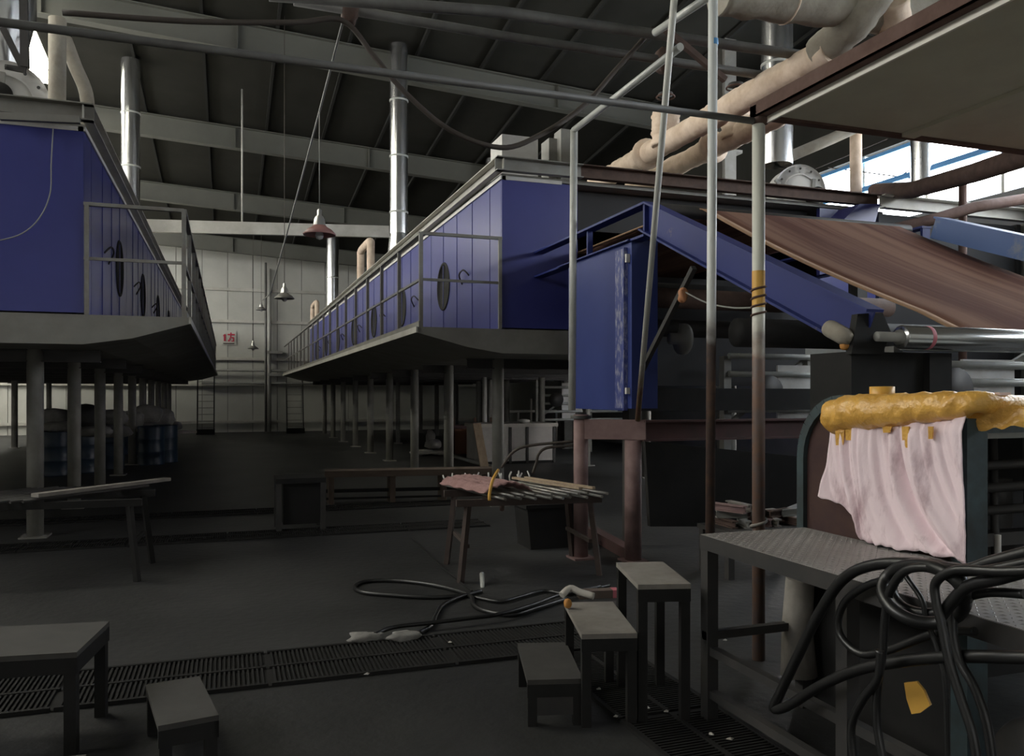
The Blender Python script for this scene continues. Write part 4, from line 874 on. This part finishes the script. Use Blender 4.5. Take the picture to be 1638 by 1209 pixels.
for k in range(11):
    u = -.6+k*.1; a = TL+ax*u+V((0, 0, .716)); d = (ay*-1+ax*(-.75+rn.uniform(-.05, .05))).normalized()
    solo('steel_rod', MB().tube([a-d*(.7+rn.uniform(-.05, .1)), a+d*(.55)], .014, 8), 'darksteel', 'dark steel rod lying on the dark trestle', 'rod', 'dark rods on the dark trestle')
a = TL+ax*.45+V((0, 0, .76)); d = (ay*-1+ax*-.8).normalized()
solo('wood_lath', MB().bar(a-d*.9, a+d*.5, .09, .03), 'tread', 'dull flat board lying on the dark rods', 'board')

# ================================================================== UNDER THE OVENS
bn = root('long_bench', (2.7, 12.0, 0), 'long low brown bench under the oven railing', 'bench')
b0, b1 = onZ(520, 757, .44), onZ(792, 752, .44)
part('seat', MB().bar(b0, b1, .35, .09), 'brownbench', bn)
part('lower_bar', MB().bar(b0+V((0, 0, -.26)), b1+V((0, 0, -.26)), .04, .05).bar(b0+V((0, -.1, -.36)), b1+V((0, -.1, -.36)), .03, .03), 'dark', bn)
for f in (.03, .38, .68, .95): q = b0.lerp(b1, f); part('leg', MB().box((q.x-.04, q.y-.12, 0), (q.x+.04, q.y+.12, .40)), 'brownbench', bn)
c = onZ(482, 850, 0)
bx = root('dark_stand', c, 'squat dark metal stand at the end of the long brown bench', 'stand')
part('top', MB().box((c.x-.28, c.y, .56), (c.x+.28, c.y+.5, .62)), 'dark', bx)
part('panel', MB().box((c.x-.2, c.y+.05, .08), (c.x+.22, c.y+.45, .56)), 'dark', bx)
for x in (-.25, .25):
    for y in (.03, .47): part('leg', MB().box((c.x+x-.03, c.y+y-.03, 0), (c.x+x+.03, c.y+y+.03, .56)), 'darksteel', bx)
# black bins at the red posts
c = onZ(890, 880, 0)
solo('black_bin', MB().prism([(c.x-.24, c.y+.1, 0), (c.x+.22, c.y+.1, 0), (c.x+.27, c.y+.1, .42), (c.x-.28, c.y+.1, .42)], (0, .4, 0)).box((c.x-.30, c.y+.08, .42), (c.x+.29, c.y+.52, .46)), 'dark', 'black plastic bin behind the pinkish posts', 'bin')
# white tub with straps
ty = 17.6; q0, q1 = onY(766, 720, ty), onY(889, 720, ty)
tb = root('white_tub', ((q0.x+q1.x)/2, ty, 0), 'long white tub with dark straps under the oven', 'tub')
part('body', MB().box((q0.x, ty, .06), (q1.x, ty+1.0, .84)), 'whitetub', tb)
part('rim', MB().box((q0.x-.04, ty-.05, .84), (q1.x+.04, ty+1.05, .92)), 'paleplastic', tb)
for f in (.02, .4, .62, .98): x = q0.x+(q1.x-q0.x)*f; part('strap', MB().box((x-.03, ty-.02, 0), (x+.03, ty+1.02, .84)), 'darksteel', tb)
part('skid', MB().box((q0.x, ty, 0), (q1.x, ty+1, .06)), 'dark', tb)
c = onY(838, 683, ty+.2); solo('white_bundle', MB().blob((c.x, c.y, .965), .14, .1, .05, .2, seed=90), 'whitepanel', 'white bundle resting on the rim of the white tub', 'bundle')
ty2 = 24.0
q0, q1 = onY(808, 700, ty2), onY(890, 700, ty2)
gr = root('guard_rail', ((q0.x+q1.x)/2, ty2, 0), 'pale guard rail standing behind the white tub', 'rail')
part('rail', MB().tube([(q0.x, ty2, 1.05), (q1.x, ty2, 1.05)], .04, 8), 'paleplastic', gr)
for f in (0, .25, .5, .75, 1): x = q0.x+(q1.x-q0.x)*f; part('post', MB().tube([(x, ty2, 0), (x, ty2, 1.05 if f != .5 else 1.45)], .035, 8), 'paleplastic', gr)
oy = 19.8; q0, q1 = onY(724, 700, oy), onY(788, 700, oy)
ob = root('orange_crate', ((q0.x+q1.x)/2, oy, 0), 'dull orange crate with flat lid behind the oven columns', 'crate')
part('body', MB().box((q0.x, oy, .08), (q1.x, oy+.7, .72)), 'orangebox', ob)
part('lid', MB().box((q0.x-.05, oy-.05, .72), (q1.x+.05, oy+.75, .80)), 'redbeam', ob)
for f in (.02, .55, .95): x = q0.x+(q1.x-q0.x)*f; part('post', MB().box((x-.03, oy-.03, 0), (x+.03, oy, 1.0)), 'rust', ob)
p0 = onY(777, 742, 15.5); p1 = onY(773, 695, 15.5)
solo('wood_plank', MB().bar((p0.x, 15.5, .0), (p1.x, 15.95, 1.1-.1), .17, .035, (0, -1, 0)), 'wood', 'pale wooden plank leaning beside the white tub', 'plank')
p0 = onY(775, 640, 18.6); solo('white_pipe', MB().tube([(p0.x, 18.6, .0), (p0.x, 18.6, 2.0)], .06, 12), 'whitepanel', 'slim white upright pipe beside the oven column', 'pipe')
for k, (px, py, sx, sz) in enumerate(((694, 712, .22, .14), (675, 722, .3, .08), (705, 722, .25, .07), (688, 704, .12, .22))):
    c = onZ(px, py, .1); solo('rag_heap', MB().blob((c.x, c.y, sz*.92), sx, .25, sz, .3, seed=k+30), 'whitetub', 'pale crumpled heap of rags on the lit floor under the oven', 'rag heap', 'rag heaps under the oven')
solo('floor_pipe', MB().tube([onZ(720, 728, .05), onZ(790, 748, .05)], .05, 8), 'greysteel', 'grey pipe lying on the floor before the orange crate', 'pipe')
for x, Y in ((6.4, 20), (7.0, 23), (5.2, 26)):
    solo('stanchion', MB().tube([(x, Y, 0), (x, Y, 2.0)], .07, 10).box((x-.12, Y-.12, 0), (x+.12, Y+.12, .03)), 'greysteel', 'grey steel stanchion under the oven behind the crate', 'stanchion', 'stanchions under the oven')
# drums and sacks under the left oven
def drum(c, label, m='drumblue'):
    d = root('drum', c, label, 'drum', 'dark blue drums under the oven'); x, y, z = c
    part('shell', MB().lathe([(0, 0), (.28, 0), (.285, .02), (.28, .04), (.28, .28), (.29, .30), (.28, .32), (.28, .56), (.29, .58), (.28, .6), (.28, .84), (.285, .86), (.27, .87), (.27, .85), (0, .85)], c, n=24), m, d)
    part('bung', MB().lathe([(.03, 0), (.03, .02), (0, .02)], (x+.15, y, .85), n=10), 'greysteel', d)
    return d
for px, py, i in ((248, 744, 0), (270, 740, 1), (206, 728, 2), (95, 762, 3), (228, 724, 4), (141, 757, 5), (182, 751, 6)):
    c = onZ(px, py, 0); drum((c.x-.1, c.y+.25, 0), 'dark blue steel drum under the oven below the sacks')
for k, (px, py, dd, sx, sz, m_) in enumerate(((85, 668, 16.5, .45, .22, 'sack'), (100, 684, 16.4, .5, .16, 'sack'), (138, 668, 16.6, .4, .32, 'blacksack'), (150, 690, 16.4, .4, .12, 'sack'), (180, 668, 17.5, .35, .2, 'sack'), (182, 690, 17.2, .4, .16, 'sack'), (210, 672, 19, .35, .26, 'sack'), (235, 664, 20, .4, .3, 'sack'), (258, 668, 20.4, .35, .28, 'sack'), (245, 684, 19.6, .5, .14, 'sack'), (275, 681, 21, .3, .14, 'sack'))):
    c = onD(px, py, dd); solo('filled_sack', MB().blob(c, sx*.82, sx*.58, sz*.85, .16, seed=k+100), m_, 'grey filled sack piled on the drums' if m_ == 'sack' else 'black filled sack piled among the grey sacks', 'sack', 'sacks piled on the drums')
pl = onZ(180, 690, .75)
solo('drum_pallet', MB().bar(onD(70, 699, 17.0), onD(290, 690, 20.6), 1.0, .06), 'tread', 'flat board laid over the drums under the sacks', 'board')

rn = random.Random(77)
for k, (px, py) in enumerate(((1008, 1046), (958, 1102), (985, 1146), (1036, 1132), (1066, 1138), (1138, 1174), (1168, 1182), (587, 1078), (720, 1027), (1145, 1032), (1160, 1024), (1195, 1012))):
    c = onZ(px, py, .024); a = rn.uniform(0, 3); sz = rn.uniform(.012, .024)
    solo('litter_scrap', MB().add([c+V((math.cos(a+t)*sz*f, math.sin(a+t)*sz*f, h)) for t, f, h in ((0, 1, 0), (1.7, .7, 0), (3.1, 1.1, .004), (4.6, .6, 0))]+[c+V((0, 0, .010))], [(0, 1, 4), (1, 2, 4), (2, 3, 4), (3, 0, 4), (3, 2, 1, 0)]), 'paleplastic', 'tiny pale scrap of litter on the floor by the drains', 'litter', 'litter scraps by the drains')
